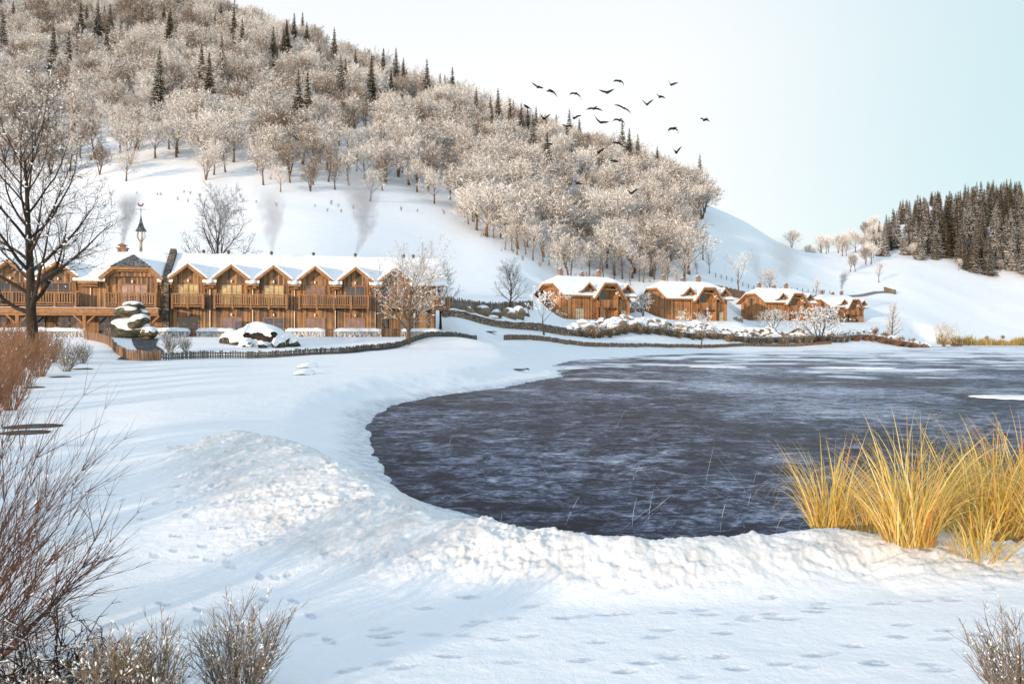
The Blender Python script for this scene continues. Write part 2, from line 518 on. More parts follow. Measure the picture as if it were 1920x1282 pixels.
M = {}
def mat_ground():
    m, nt, bs = newmat('snow_field')
    c = coords(nt, 'World')
    n1 = noise_tex(nt, c, 0.35, 5, 0.6)
    n2 = noise_tex(nt, c, 6.0, 5, 0.65)
    n3 = noise_tex(nt, c, 60.0, 3, 0.6)
    h = math_(nt, 'ADD', math_(nt, 'MULTIPLY', n2, 0.10), math_(nt, 'MULTIPLY', n3, 0.02))
    bump(nt, bs, h, 0.55, 0.5)
    col = ramp(nt, n1, [(0.3, (0.86, 0.875, 0.90)), (0.7, (0.91, 0.915, 0.93))])
    # ploughed snow with grit, greyed further as painted shade, and trodden prints
    ab = nt.nodes.new('ShaderNodeAttribute'); ab.attribute_name = 'bank'
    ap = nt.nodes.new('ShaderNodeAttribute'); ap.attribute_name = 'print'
    n4 = noise_tex(nt, c, 2.2, 6, 0.65)
    grit = ramp(nt, n4, [(0.32, (0.62, 0.605, 0.585)), (0.5, (0.77, 0.755, 0.74)), (0.68, (0.88, 0.875, 0.87))])
    col = mixc(nt, math_(nt, 'MULTIPLY', ab.outputs['Fac'], 0.9), col, grit)
    asl = nt.nodes.new('ShaderNodeAttribute'); asl.attribute_name = 'slush'
    n6 = noise_tex(nt, c, 3.2, 6, 0.72)
    col = mixc(nt, math_(nt, 'MULTIPLY', asl.outputs['Fac'], ramp(nt, n6, [(.38, 0.15), (.62, 1.0)])), col, (0.42, 0.46, 0.52))
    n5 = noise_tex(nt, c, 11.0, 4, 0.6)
    print_shade = math_(nt, 'MULTIPLY', ap.outputs['Fac'], ramp(nt, n5, [(0.35, 0.25), (0.6, 1.0)]))
    col = mixc(nt, print_shade, col, (0.50, 0.545, 0.615))  # packed prints, with the shade of the dents painted into the colour
    nt.links.new(col, bs.inputs['Base Color'])
    bs.inputs['Roughness'].default_value = 0.6
    bs.inputs['Specular IOR Level'].default_value = 0.25
    return m

def mesh_np(name, V, Q, mat, smooth=True):
    me = bpy.data.meshes.new(name)
    me.vertices.add(len(V)); me.vertices.foreach_set('co', V.astype(np.float32).ravel())
    nq = len(Q); k = Q.shape[1]
    me.loops.add(nq*k); me.loops.foreach_set('vertex_index', Q.astype(np.int32).ravel())
    me.polygons.add(nq); me.polygons.foreach_set('loop_start', np.arange(0, nq*k, k, dtype=np.int32))
    me.polygons.foreach_set('use_smooth', np.full(nq, smooth))
    me.update(calc_edges=True)
    me.materials.append(mat)
    return me

def build_ground():
    cols = np.concatenate([np.arange(-2400, -160, 60), np.arange(-160, 2080, 2.4), np.arange(2080, 4400, 60)])
    rows = np.concatenate([np.exp(np.linspace(math.log(1.5), math.log(5.5), 24))[:-1], np.exp(np.linspace(math.log(5.5), math.log(30), 480))[:-1],
                           np.exp(np.linspace(math.log(30), math.log(700), 330))[:-1], np.exp(np.linspace(math.log(700), math.log(2400), 18))])
    X = ((cols-960)/F)[None]*rows[:, None]; Y = np.repeat(rows[:, None], len(cols), 1)
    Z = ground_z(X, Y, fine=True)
    V = np.stack([X, Y, Z], -1).reshape(-1, 3)
    nr, nc = X.shape
    idx = np.arange(nr*nc).reshape(nr, nc)
    Q = np.stack([idx[:-1, :-1], idx[:-1, 1:], idx[1:, 1:], idx[1:, :-1]], -1).reshape(-1, 4)
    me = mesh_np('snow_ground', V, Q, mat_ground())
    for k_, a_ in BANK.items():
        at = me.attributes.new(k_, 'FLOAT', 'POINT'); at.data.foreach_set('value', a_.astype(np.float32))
    o = link('snow_ground', me)
    tag(o, 'snow covered ground with trodden footprints, rising to the hill', 'ground', kind='structure')

ICE_MIRROR = 0.27
def mat_ice():
    m, nt, bs = newmat('lake_ice')
    c = coords(nt, 'World')
    sep = nt.nodes.new('ShaderNodeSeparateXYZ'); nt.links.new(c, sep.inputs[0])
    big = noise_tex(nt, coords(nt, 'World', (0.09, 0.055, 1)), 1.0, 4, 0.6, 0.6)
    mid = noise_tex(nt, coords(nt, 'World', (0.95, 1.1, 1)), 1.0, 7, 0.72, 1.0)
    fine = noise_tex(nt, coords(nt, 'World', (5.0, 7.0, 1)), 1.0, 6, 0.7, 0.6)
    t = math_(nt, 'ADD', math_(nt, 'MULTIPLY', big, 0.5), math_(nt, 'MULTIPLY', mid, 0.6))
    t = math_(nt, 'ADD', t, math_(nt, 'MULTIPLY', math_(nt, 'SUBTRACT', fine, 0.5), 0.42))
    # the ice tone shifts paler from left to right
    fb = nt.nodes.new('ShaderNodeMapRange'); fb.inputs['From Min'].default_value = -8; fb.inputs['From Max'].default_value = 14; fb.inputs['To Min'].default_value = -.015; fb.inputs['To Max'].default_value = .045
    nt.links.new(sep.outputs['X'], fb.inputs['Value'])
    t2 = math_(nt, 'ADD', t, fb.outputs[0])
    col = ramp(nt, t2, [(0.46, (0.004, 0.004, 0.010)), (0.53, (0.011, 0.013, 0.029)), (0.585, (0.057, 0.067, 0.108)), (0.65, (0.235, 0.27, 0.37)), (0.76, (0.62, 0.65, 0.71))])
    # wind-blown snow lying on the far ice
    far = nt.nodes.new('ShaderNodeMapRange'); far.inputs['From Min'].default_value = 34; far.inputs['From Max'].default_value = 190
    nt.links.new(sep.outputs['Y'], far.inputs['Value'])
    patch = noise_tex(nt, coords(nt, 'World', (0.09, 0.085, 1)), 1.0, 5, 0.6, 0.3)
    pv = math_(nt, 'ADD', patch, math_(nt, 'MULTIPLY', far.outputs[0], 0.19))
    pf = ramp(nt, pv, [(0.585, 0.0), (0.66, 1.0)])
    pf = math_(nt, 'MULTIPLY', pf, math_(nt, 'MULTIPLY', far.outputs[0], 3.0, clamp=True), clamp=True)
    col = mixc(nt, pf, col, (0.8, 0.83, 0.88))
    nt.links.new(col, bs.inputs['Base Color'])
    rg = math_(nt, 'ADD', math_(nt, 'MULTIPLY', mid, 0.35), 0.12)
    rg = math_(nt, 'ADD', rg, math_(nt, 'MULTIPLY', pf, 0.5))
    nt.links.new(rg, bs.inputs['Roughness'])
    bs.inputs['IOR'].default_value = 1.31
    bs.inputs['Specular IOR Level'].default_value = 0.0
    b = nt.nodes.new('ShaderNodeBump'); b.inputs['Strength'].default_value = .25; b.inputs['Distance'].default_value = .05
    nt.links.new(math_(nt, 'ADD', fine, math_(nt, 'MULTIPLY', mid, 2.0)), b.inputs['Height'])
    nt.links.new(b.outputs[0], bs.inputs['Normal'])
    gl = nt.nodes.new('ShaderNodeBsdfGlossy'); nt.links.new(rg, gl.inputs['Roughness']); nt.links.new(b.outputs[0], gl.inputs['Normal'])
    fr = nt.nodes.new('ShaderNodeFresnel'); fr.inputs['IOR'].default_value = 1.31
    mxs = nt.nodes.new('ShaderNodeMixShader')
    clear = math_(nt, 'SUBTRACT', 1.0, math_(nt, 'MULTIPLY', pf, .9))
    nt.links.new(math_(nt, 'MULTIPLY', math_(nt, 'MULTIPLY', fr.outputs[0], clear), ICE_MIRROR, clamp=True), mxs.inputs[0])
    nt.links.new(bs.outputs[0], mxs.inputs[1]); nt.links.new(gl.outputs[0], mxs.inputs[2])
    out = [n for n in nt.nodes if n.type == 'OUTPUT_MATERIAL'][0]; nt.links.new(mxs.outputs[0], out.inputs[0])
    return m

def build_lake():
    mb = MB()
    ice = mat_ice()
    scr = mat_simple('ice_scratch', (0.55, 0.58, 0.65), 0.8, 0.2, 2.0, bst=0)
    sx = [-200, -60, 0, 60, 200, 700]; sy = [5, 60, 150, 330]
    for i in range(len(sx)-1):
        for j in range(len(sy)-1):
            mb.add([(sx[i], sy[j], 0), (sx[i+1], sy[j], 0), (sx[i+1], sy[j+1], 0), (sx[i], sy[j+1], 0)], [(0, 1, 2, 3)], 0)
    r = random.Random(3)
    lines = [(905, 868, 1180, 922, 1), (1180, 922, 1200, 870, .8), (1060, 985, 1090, 925, .8), (1165, 995, 1230, 945, .9), (1185, 990, 1195, 930, .8), (1215, 985, 1226, 915, .7),
             (1190, 985, 1290, 905, .7), (890, 910, 935, 907, 1.6), (1150, 812, 1175, 765, .6), (835, 860, 850, 810, .5), (800, 800, 990, 880, .4), (1290, 905, 1340, 890, .5),
             (1320, 920, 1340, 830, .5), (1250, 880, 1420, 965, .6), (1400, 960, 1420, 880, .6), (1350, 1000, 1365, 930, .9), (1200, 990, 1260, 925, .6), (1100, 900, 1300, 960, .4),
             (1330, 840, 1430, 960, .4), (1000, 840, 1060, 960, .35)]
    for _ in range(60):
        a = r.uniform(760, 1480); b = r.uniform(790, 985)
        lines.append((a, b, a+r.uniform(-120, 120), b+r.uniform(-60, 60), r.uniform(.2, .45)))
    for k, (a, b, c2, d, w) in enumerate(lines):
        b = min(b, 1000); d = max(min(d, 1000), 760)
        p = P(a, b, CAM_H*F/(b-HZ)); q = P(c2, d, CAM_H*F/(d-HZ))
        dr = (q-p); dr.z = 0
        if dr.length < .1: continue
        n = Vector((-dr.y, dr.x, 0)).normalized()*(0.006*w+.001)
        z = 0.004 + 0.0002*k
        # a skate line is slightly bowed and frays out at both ends
        pts = [p.lerp(q, t/8) + n*(5*math.sin(math.pi*t/8)*w) for t in range(9)]
        for i in range(8):
            if r.random() < .22: continue
            w0 = math.sin(math.pi*(i+.15)/8.3); w1 = math.sin(math.pi*(i+1.15)/8.3)
            A, B = pts[i], pts[i+1]
            mb.add([(A.x-n.x*w0, A.y-n.y*w0, z), (A.x+n.x*w0, A.y+n.y*w0, z), (B.x+n.x*w1, B.y+n.y*w1, z), (B.x-n.x*w1, B.y-n.y*w1, z)], [(3, 2, 1, 0)], 1)
    o = mb.build('lake', [ice, scr])
    bm = bmesh.new(); bm.from_mesh(o.data)
    for f in bm.faces:
        if f.normal.z < 0: f.normal_flip()
    bm.to_mesh(o.data); bm.free()
    tag(o, 'frozen dark blue lake with skate scratches and blown snow', 'lake', kind='structure')
# ------------------------------------------------------------------ trees, shrubs, grass
class Twigs:
    """fast collector of tapered round limbs; thin ones end in a point"""
    def __init__(self): self.V = []; self.Fq = []; self.n = 0; self.lumps = None
    def limb(self, p0, p1, r0, r1, k=3, roll=0.0):
        d = p1-p0
        L = d.length
        if L < 1e-6: return
        d /= L
        s = d.orthogonal().normalized(); t = d.cross(s)
        b = self.n
        cs = [(math.cos(roll+2*math.pi*i/k), math.sin(roll+2*math.pi*i/k)) for i in range(k)]
        for c, q in cs: self.V.append(p0+(s*c+t*q)*r0)
        if r1 <= r0*0.3:
            self.V.append(p1)
            for i in range(k): self.Fq.append((b+i, b+(i+1) % k, b+k))
            self.n += k+1
        else:
            for c, q in cs: self.V.append(p1+(s*c+t*q)*r1)
            for i in range(k):
                j = (i+1) % k
                self.Fq.append((b+i, b+j, b+k+j, b+k+i))
            self.n += 2*k
    def blob(self, c, d, ln, r, rr):
        """small elongated lump of snow lying on a twig"""
        b = self.n
        s = d.orthogonal().normalized(); t = d.cross(s)
        self.V.append(c-d*ln)
        for f, q in ((-.45, .9), (.45, .8)):
            for i in range(5):
                a = 2*math.pi*i/5+rr.random()*.6
                self.V.append(c+d*(ln*f)+(s*math.cos(a)+t*math.sin(a))*(r*q*rr.uniform(.75, 1.25)))
        self.V.append(c+d*ln)
        for i in range(5):
            j = (i+1) % 5
            self.Fq.append((b, b+1+j, b+1+i)); self.Fq.append((b+1+i, b+1+j, b+6+j, b+6+i)); self.Fq.append((b+6+i, b+6+j, b+11))
        self.n += 12
    def mesh(self, name, mat, smooth=False):
        me = bpy.data.meshes.new(name)
        me.from_pydata([tuple(v) for v in self.V], [], self.Fq)
        me.materials.append(mat)
        if smooth: me.polygons.foreach_set('use_smooth', [True]*len(self.Fq))
        if self.lumps is not None:
            me.materials.append(M['lump'])
            me.polygons.foreach_set('material_index', [0]*self.lumps+[1]*(len(self.Fq)-self.lumps))
        me.update()
        return me
    def join(self, other):
        self.lumps = len(self.Fq); b = self.n
        self.V += other.V; self.Fq += [tuple(i+b for i in f) for f in other.Fq]; self.n += other.n
        return self

def rvec(r): return Vector((r.gauss(0, 1), r.gauss(0, 1), r.gauss(0, 1)))

def skeleton(r, H, sp):
    """list of (p0, p1, r0, r1, level)"""
    out = []
    kids = sp['kids']; maxl = len(kids)
    def branch(p, d, L, rad, lvl):
        n = sp['seg'][min(lvl, len(sp['seg'])-1)]
        wig = sp['wig'][min(lvl, len(sp['wig'])-1)]; tr = sp['trop'][min(lvl, len(sp['trop'])-1)]
        tip = sp.get('tip', .15) if lvl < maxl else .05
        pts = [(p.copy(), d.copy(), rad)]
        for i in range(n):
            d = (d + rvec(r)*wig + Vector((0, 0, tr))).normalized()
            q = p + d*(L/n)
            r1 = rad*(1-(1-tip)*(i+1)/n); r0 = rad*(1-(1-tip)*i/n)
            out.append((p.copy(), q.copy(), r0, r1, lvl))
            p = q; pts.append((p.copy(), d.copy(), r1))
        if lvl < maxl:
            k = kids[lvl]; f0 = sp['start'][min(lvl, len(sp['start'])-1)]
            az = r.random()*6.28
            for i in range(k):
                f = f0+(1-f0)*(i+r.random()*.9)/k
                x = f*n; j = min(int(x), n-1); t = x-j
                a, b = pts[j], pts[j+1]
                pp = a[0].lerp(b[0], t); dd = a[1].lerp(b[1], t).normalized(); rr = a[2]+(b[2]-a[2])*t
                az += 2.4+r.uniform(-.4, .4)
                ang = math.radians(sp['ang'][min(lvl, len(sp['ang'])-1)])*r.uniform(.75, 1.25)
                if lvl == 0: ang *= sp.get('angtop', 1.0)*f + (1-f)*sp.get('anglow', 1.0)
                s = dd.orthogonal().normalized(); tt = dd.cross(s)
                nd = dd*math.cos(ang)+(s*math.cos(az)+tt*math.sin(az))*math.sin(ang)
                rat = sp['ratio'][min(lvl, len(sp['ratio'])-1)]
                prof = sp['prof'](f) if lvl == 0 and 'prof' in sp else (1-.45*f)
                branch(pp, nd, L*rat*prof*r.uniform(.8, 1.15), max(rr*sp.get('rr', .62), sp['rmin']), lvl+1)
    d0 = Vector((r.gauss(0, .03), r.gauss(0, .03), 1)).normalized()
    for q in range(sp.get('stems', 1)):
        dd = d0
        if sp.get('stems', 1) > 1:
            a = 6.28*q/sp['stems']+r.random(); sl = math.radians(sp.get('splay', 20))*r.uniform(.3, 1.1)
            dd = Vector((math.cos(a)*math.sin(sl), math.sin(a)*math.sin(sl), math.cos(sl)))
        branch(Vector((0, 0, -.15)) + Vector((dd.x, dd.y, 0))*sp.get('base', 0.0), dd, H*sp['trunk'], sp['r0'], 0)
    return out

def tree_meshes(seed, H, sp, bark, twig, split=2, clumps=0.0, csize=1.0, snowm=None, name='tree', frost=0.0):
    r = random.Random(seed)
    sk = skeleton(r, H, sp)
    top = max(s[1].z for s in sk); k = H/top
    tr, cr, sn = Twigs(), Twigs(), Twigs(); cr2 = []
    for a, b, r0, r1, l in sk:
        a = a*k; b = b*k
        if l < split: tr.limb(a, b, r0*(1.25 if l == 0 and a.z < .4 else 1), r1, 7 if l == 0 else 5)
        else: cr.limb(a, b, max(r0, sp['rmin']), max(r1, sp['rmin']*.2), 4 if l == split and r0 > .05 else 3, r.random()*6)
        if frost and l >= split+1 and r.random() < frost:
            d = b-a; cr2.append((a.lerp(b, .5), d.normalized(), min(d.length*.7, .8), r.uniform(.045, .085)))
        if clumps and l >= 1:
            d = (b-a)
            hz = 1-abs(d.normalized().z)**2
            if r.random() < clumps*(.35+.9*hz)*(1 if l >= split else .6):
                c = a.lerp(b, r.random()); L = d.length
                sn.blob(c+Vector((0, 0, r0*.5+.025*csize)), d.normalized(), min(L*.5, r.uniform(.12, .38)*csize), r.uniform(.035, .085)*csize, r)
    for c, d, ln, rad in cr2: sn.blob(c+Vector((0, 0, .04)), d, ln, rad, r)
    if sn.n: cr.join(sn)
    return [tr.mesh(name+'_trunk', bark, True), cr.mesh(name+'_crown', twig)]

def place_tree(meshes, loc, rz, sc, label, group=None, name='frosted_tree', cat='tree'):
    e = empty(name, loc, rz, sc)
    tag(e, label, cat, group)
    link('trunk', meshes[0], e)
    link('crown', meshes[1], e)
    return e

DECID = dict(kids=[11, 10, 8, 3], seg=[6, 5, 3, 1], wig=[.05, .08, .12, .2], trop=[.02, .07, .03, .0], start=[.34, .28, .12, .05], ang=[50, 40, 42, 42],
             ratio=[.80, .54, .48, .55], trunk=.66, r0=.28, rr=.56, rmin=.034, anglow=1.15, angtop=.6, prof=lambda f: .75+.5*math.sin(math.pi*min(1, f*.95)))
YOUNG = dict(DECID, kids=[12, 7, 5], ratio=[.42, .5, .45], ang=[40, 40, 40], r0=.16, trunk=.85, rmin=.034, start=[.3, .15, .1])
VASE = dict(DECID, stems=3, splay=16, base=.3, kids=[9, 8, 7, 3], r0=.24, trunk=.70, ratio=[.55, .55, .5, .55])
TALL = dict(DECID, kids=[14, 8, 7, 3], trunk=.84, start=[.30, .25, .12, .05], ang=[44, 40, 42, 42], ratio=[.55, .54, .48, .55])
MULTI = dict(DECID, stems=4, splay=22, kids=[8, 7, 6, 3], r0=.17, base=.35, trunk=.75, ratio=[.55, .5, .45, .5])

def conifer_meshes(seed, H, R, bark, needle):
    r = random.Random(seed)
    tr, cr = Twigs(), Twigs()
    tr.limb(Vector((0, 0, -.3)), Vector((0, 0, H*.98)), H*.018, .02, 6)
    z = H*.07; az = 0
    while z < H*.985:
        f = z/H
        rad = R*((1-f)**.85)*r.uniform(.82, 1.12)+.12
        nb = max(5, int(11*(1-f*.45)))
        az += .5
        for i in range(nb):
            a = az+6.283*i/nb+r.uniform(-.25, .25); L = rad*r.uniform(.7, 1.12)
            d = Vector((math.cos(a), math.sin(a), -.30-.25*(1-f)+r.uniform(-.12, .12) + .5*f)).normalized()
            o = Vector((0, 0, z+r.uniform(-.2, .2)))
            side = Vector((-d.y, d.x, 0)).normalized()
            # drooping spray: a spine and side twigs
            tipp = o+d*L+Vector((0, 0, .10*L))
            cr.limb(o, tipp, .10+.05*L, .01, 3, r.random()*6)
            ns = max(2, int(L*2.2))
            for q in range(ns):
                t = (q+.7)/(ns+.6)
                p = o.lerp(tipp, t)
                w = L*(.42*(1-t)+.12)*r.uniform(.7, 1.2)
                for sg in (-1, 1):
                    e = p+side*(sg*w)+d*(w*.65)+Vector((0, 0, -w*r.uniform(.15, .6)))
                    cr.limb(p, e, .10+.05*w, .01, 3, r.random()*6)
        z += (.028+.016*(1-f))*H*r.uniform(.8, 1.15)*(14/H)**.35
    cr.limb(Vector((0, 0, H*.93)), Vector((0, 0, H*1.03)), .09, .01, 4)
    return [tr.mesh('spruce_trunk', bark, True), cr.mesh('spruce_crown', needle)]

def shrub_mesh(seed, H, W, stems, sub, wood, name, rmin=.006, curl=.08, up=.03, lean=None, snow=0.0, ssize=.02, sub2=2, r0=.014, spread=1.0, angs=32):
    """stems out of one root, with side twigs; returns wood mesh, snow mesh"""
    r = random.Random(seed)
    tw, sn = Twigs(), Twigs()
    def run(p, d, L, rad, lvl, nseg):
        pts = [(p.copy(), d.copy())]
        for i in range(nseg):
            d = (d+rvec(r)*curl+Vector((0, 0, up))).normalized()
            q = p+d*(L/nseg)
            tw.limb(p, q, max(rmin, rad*(1-.8*i/nseg)), max(rmin*.3, rad*(1-.8*(i+1)/nseg)) if i < nseg-1 or lvl < 2 else rmin*.2, 3 if lvl else 4, r.random()*6)
            if snow and r.random() < snow:
                sn.blob(p.lerp(q, r.random())+Vector((0, 0, rad*.6+ssize*.25)), d, ssize*r.uniform(.8, 2.2), ssize*r.uniform(.35, .8), r)
            p = q; pts.append((p.copy(), d.copy()))
        if lvl < 2:
            k = sub if lvl == 0 else sub2
            for j in range(k):
                f = .15+.85*(j+r.random())/k
                a = pts[min(int(f*nseg), nseg)]
                ang = math.radians(angs)*r.uniform(.6, 1.3); az = r.random()*6.28
                s = a[1].orthogonal().normalized(); t = a[1].cross(s)
                run(a[0], a[1]*math.cos(ang)+(s*math.cos(az)+t*math.sin(az))*math.sin(ang), L*(.55-.25*f)*r.uniform(.7, 1.2), rad*.55, lvl+1, max(2, nseg-2))
    for i in range(stems):
        a = r.random()*6.28; q = math.sqrt(r.random())
        sl = math.atan2(W*.5*q*spread, H*.9)
        d = Vector((math.cos(a)*math.sin(sl), math.sin(a)*math.sin(sl), math.cos(sl)))
        if lean: d = (d+Vector(lean)).normalized()
        o = Vector((math.cos(a)*q*W*.09, math.sin(a)*q*W*.09, -.04))
        run(o, d, H*r.uniform(.75, 1.1)*(1-.2*q), r0*r.uniform(.7, 1.2), 0, 5)
    if sn.n: tw.join(sn)
    return tw.mesh(name, wood), None

def place_shrub(meshes, loc, rz, sc, name, label, cat='shrub', group=None):
    if meshes[1] is None:
        o = link(name, meshes[0]); o.location = loc; o.rotation_euler = (0, 0, rz); o.scale = (sc,)*3
        tag(o, label, cat, group); return o
    e = empty(name, loc, rz, sc); tag(e, label, cat, group)
    link('branches', meshes[0], e); link('snow_load', meshes[1], e)
    return e

def grass_mesh(seed, n, H, spread, base_r, mat, name, width=.011, thin=.5):
    r = random.Random(seed)
    V = []; Fq = []
    for i in range(n):
        a = r.random()*6.283; q = math.sqrt(r.random())
        b = Vector((math.cos(a)*q*base_r, math.sin(a)*q*base_r*.8, -.04))
        a2 = a+r.gauss(0, .9)
        L = H*r.uniform(.55, 1.12)*(1-.15*q)
        fine = r.random() < thin
        w = width*(r.uniform(.25, .5) if fine else r.uniform(.6, 1.25))
        bend = r.uniform(.3, 1.25)*spread if fine else r.uniform(.05, .8)*spread
        droop = r.random() < .34
        out = Vector((math.cos(a2), math.sin(a2), 0))
        side = Vector((-out.y, out.x, 0))
        side = (side+out*r.gauss(0, .8)).normalized()
        ns = 8; p = b; th = r.uniform(.0, .22)+q*.26*spread
        s0 = len(V); tw = r.uniform(-.5, .5)
        for k in range(ns+1):
            t = k/ns
            ww = w*(1-t**2.2)*(.7+.6*min(1, t*4)*.5)+.0006
            sd = (side*math.cos(tw*t)+out*math.sin(tw*t))
            V.append(p-sd*ww); V.append(p+sd*ww+Vector((0, 0, ww*.3)))
            th += bend*(.06+.62*t*t)*(1.7 if droop else .85)*(8/ns)*.85
            th = min(th, 2.75)
            p = p+(out*math.sin(th)+Vector((0, 0, math.cos(th))))*(L/ns)
        for k in range(ns):
            Fq.append((s0+2*k, s0+2*k+1, s0+2*k+3, s0+2*k+2))
    me = bpy.data.meshes.new(name)
    me.from_pydata([tuple(v) for v in V], [], Fq); me.materials.append(mat)
    me.polygons.foreach_set('use_smooth', [True]*len(Fq)); me.update()
    return me

def mat_grass(name, stops, trans=.25):
    m, nt, bs = newmat(name)
    g = nt.nodes.new('ShaderNodeNewGeometry')
    col = ramp(nt, g.outputs['Random Per Island'], stops)
    nt.links.new(col, bs.inputs['Base Color'])
    bs.inputs['Roughness'].default_value = .55
    bs.inputs['Specular IOR Level'].default_value = .3
    tr = nt.nodes.new('ShaderNodeBsdfTranslucent'); nt.links.new(col, tr.inputs['Color'])
    mx = nt.nodes.new('ShaderNodeMixShader'); mx.inputs[0].default_value = trans
    out = [n for n in nt.nodes if n.type == 'OUTPUT_MATERIAL'][0]
    nt.links.new(bs.outputs[0], mx.inputs[1]); nt.links.new(tr.outputs[0], mx.inputs[2]); nt.links.new(mx.outputs[0], out.inputs[0])
    return m

# ------------------------------------------------------------------ rocks
def rock_meshes(seed, mat, snowmat, cover=.25, thick=.3, rough=.28, sub=3):
    """unit boulder and the snow lying on it"""
    r = random.Random(seed)
    bm = bmesh.new(); bmesh.ops.create_icosphere(bm, subdivisions=sub, radius=1)
    off = Vector((r.uniform(0, 50), r.uniform(0, 50), r.uniform(0, 50)))
    cuts = [(rvec(r).normalized(), r.uniform(.62, .9)) for _ in range(9)]
    for v in bm.verts:
        p = v.co.copy()
        for n_, d_ in cuts:
            q = p.dot(n_)-d_
            if q > 0: p -= n_*q*.85
        p *= 1+rough*mnoise.noise(p*1.3+off)+.09*mnoise.noise(p*4+off)
        v.co = p
    me = bpy.data.meshes.new('boulder'); bm.to_mesh(me); me.materials.append(mat)
    bm.normal_update()
    for v in bm.verts:
        nz = v.normal.z+.55*mnoise.noise(v.co*1.7+off*1.3)
        k = max(-.35, min(1, (nz-cover)/.35))
        v.co += Vector((v.co.x*.05, v.co.y*.05, thick))*max(0, k)**.7 if k > 0 else v.co*(-.16)
    for _ in range(2): bmesh.ops.smooth_vert(bm, verts=bm.verts, factor=.35, use_axis_x=True, use_axis_y=True, use_axis_z=True)
    ms = bpy.data.meshes.new('boulder_snow'); bm.to_mesh(ms); ms.materials.append(snowmat); bm.free()
    ms.polygons.foreach_set('use_smooth', [True]*len(ms.polygons)); ms.update()
    return me, ms

def place_rock(meshes, loc, rz, sc, label, group=None, name='boulder', cat='boulder'):
    e = empty(name, loc, rz, sc); tag(e, label, cat, group)
    link('rock', meshes[0], e); link('snow_cap', meshes[1], e)
    return e
# ------------------------------------------------------------------ buildings
def shell(faces, th, lift=0.0, bev=0.0, name='roof', mat=None, parent=None, seg=2, smooth=False):
    """a sheet of polygons given thickness upwards; shared corners are welded; open edges may be rounded"""
    bm = bmesh.new()
    vmap = {}
    def gv(p):
        k = tuple(round(x, 3) for x in p)
        if k not in vmap: vmap[k] = bm.verts.new((p[0], p[1], p[2]+lift))
        return vmap[k]
    for f in faces:
        try: bm.faces.new([gv(p) for p in f])
        except ValueError: pass
    bmesh.ops.recalc_face_normals(bm, faces=bm.faces)
    if sum(f.normal.z for f in bm.faces) < 0:
        for f in bm.faces: f.normal_flip()
    if smooth:   # snow: fine enough to sag and swell a little
        bmesh.ops.triangulate(bm, faces=bm.faces)
        for _ in range(5):
            le = [e for e in bm.edges if e.calc_length() > 1.1]
            if not le: break
            bmesh.ops.subdivide_edges(bm, edges=le, cuts=1)
            bmesh.ops.triangulate(bm, faces=[f for f in bm.faces if len(f.verts) > 3])
    bot = {v: bm.verts.new(v.co) for v in list(bm.verts)}
    topf = list(bm.faces)
    for v in bot:
        v.co.z += th
        if smooth:
            q = v.co+Vector((len(faces)*7.3, th*50, 0))
            v.co.z += .30*th*(mnoise.noise(q*.55)+.6*mnoise.noise(q*1.4))
            if v.is_boundary: v.co.z -= .16*th*(1+mnoise.noise(q*.9)); v.co.y += .07*mnoise.noise(q*1.1)
    bed = [e for e in bm.edges if e.is_boundary and len(e.link_faces) == 1]
    rims = []
    for e in bed:
        f = e.link_faces[0]
        a, b = e.verts
        for l in f.loops:
            if l.edge == e: a = l.vert; b = l.link_loop_next.vert
        bm.faces.new([b, a, bot[a], bot[b]]); rims.append(e)
    for f in topf:
        bm.faces.new([bot[v] for v in reversed(f.verts)])
    if bev:
        bmesh.ops.bevel(bm, geom=rims, offset=bev, segments=seg, profile=.55, affect='EDGES', clamp_overlap=True)
    me = bpy.data.meshes.new(name); bm.to_mesh(me); bm.free()
    me.materials.append(mat)
    if smooth:
        me.polygons.foreach_set('use_smooth', [True]*len(me.polygons))
        me.set_sharp_from_angle(angle=math.radians(50))
    me.update()
    return link(name, me, parent)

def window(par, x, y, z0, w, h, glass, face=-1, axis='X', leaves=2, rows=3, name='window', fr=.12, frame=None):
    """frame with leaves and glazing bars; face is the outward side along the other axis"""
    mb = MB(); pn = MB()
    def bx(m, a0, a1, d0, d1, c0, c1):
        lo, hi = sorted((y+face*d0, y+face*d1))
        if axis == 'X': m.box(a0, a1, lo, hi, c0, c1)
        else: m.box(lo, hi, a0, a1, c0, c1)
    bx(mb, x-w/2-fr, x-w/2, -.02, .09, z0-fr, z0+h+fr); bx(mb, x+w/2, x+w/2+fr, -.02, .09, z0-fr, z0+h+fr)
    bx(mb, x-w/2, x+w/2, -.02, .085, z0+h, z0+h+fr); bx(mb, x-w/2, x+w/2, -.02, .085, z0-fr, z0)
    for i in range(1, leaves):
        c = x-w/2+w*i/leaves
        bx(mb, c-.07, c+.07, -.02, .08, z0, z0+h)
    lw = w/leaves
    for i in range(leaves):
        c = x-w/2+lw*(i+.5)
        bx(mb, c-.018, c+.018, -.02, .06, z0, z0+h)
    for j in range(1, rows):
        c = z0+h*j/rows
        bx(mb, x-w/2, x+w/2, -.02, .058, c-.018, c+.018)
    o = mb.build(name, frame or M['beam'], par)
    bx(pn, x-w/2, x+w/2, -.02, .035, z0, z0+h)
    pn.build('pane', glass, o)
    return o

def lamp(par, x, y, z):
    mb = MB()
    mb.lathe((x, y-.16, z-.16), [(.02, 0), (.08, .02), (.10, .1), (.10, .26), (.05, .32)], 8, 0)
    mb.box(x-.05, x+.05, y-.1, y, z-.05, z+.1, 1)
    mb.build('wall_lamp', [M['lampglass'], M['darkmetal']], par)

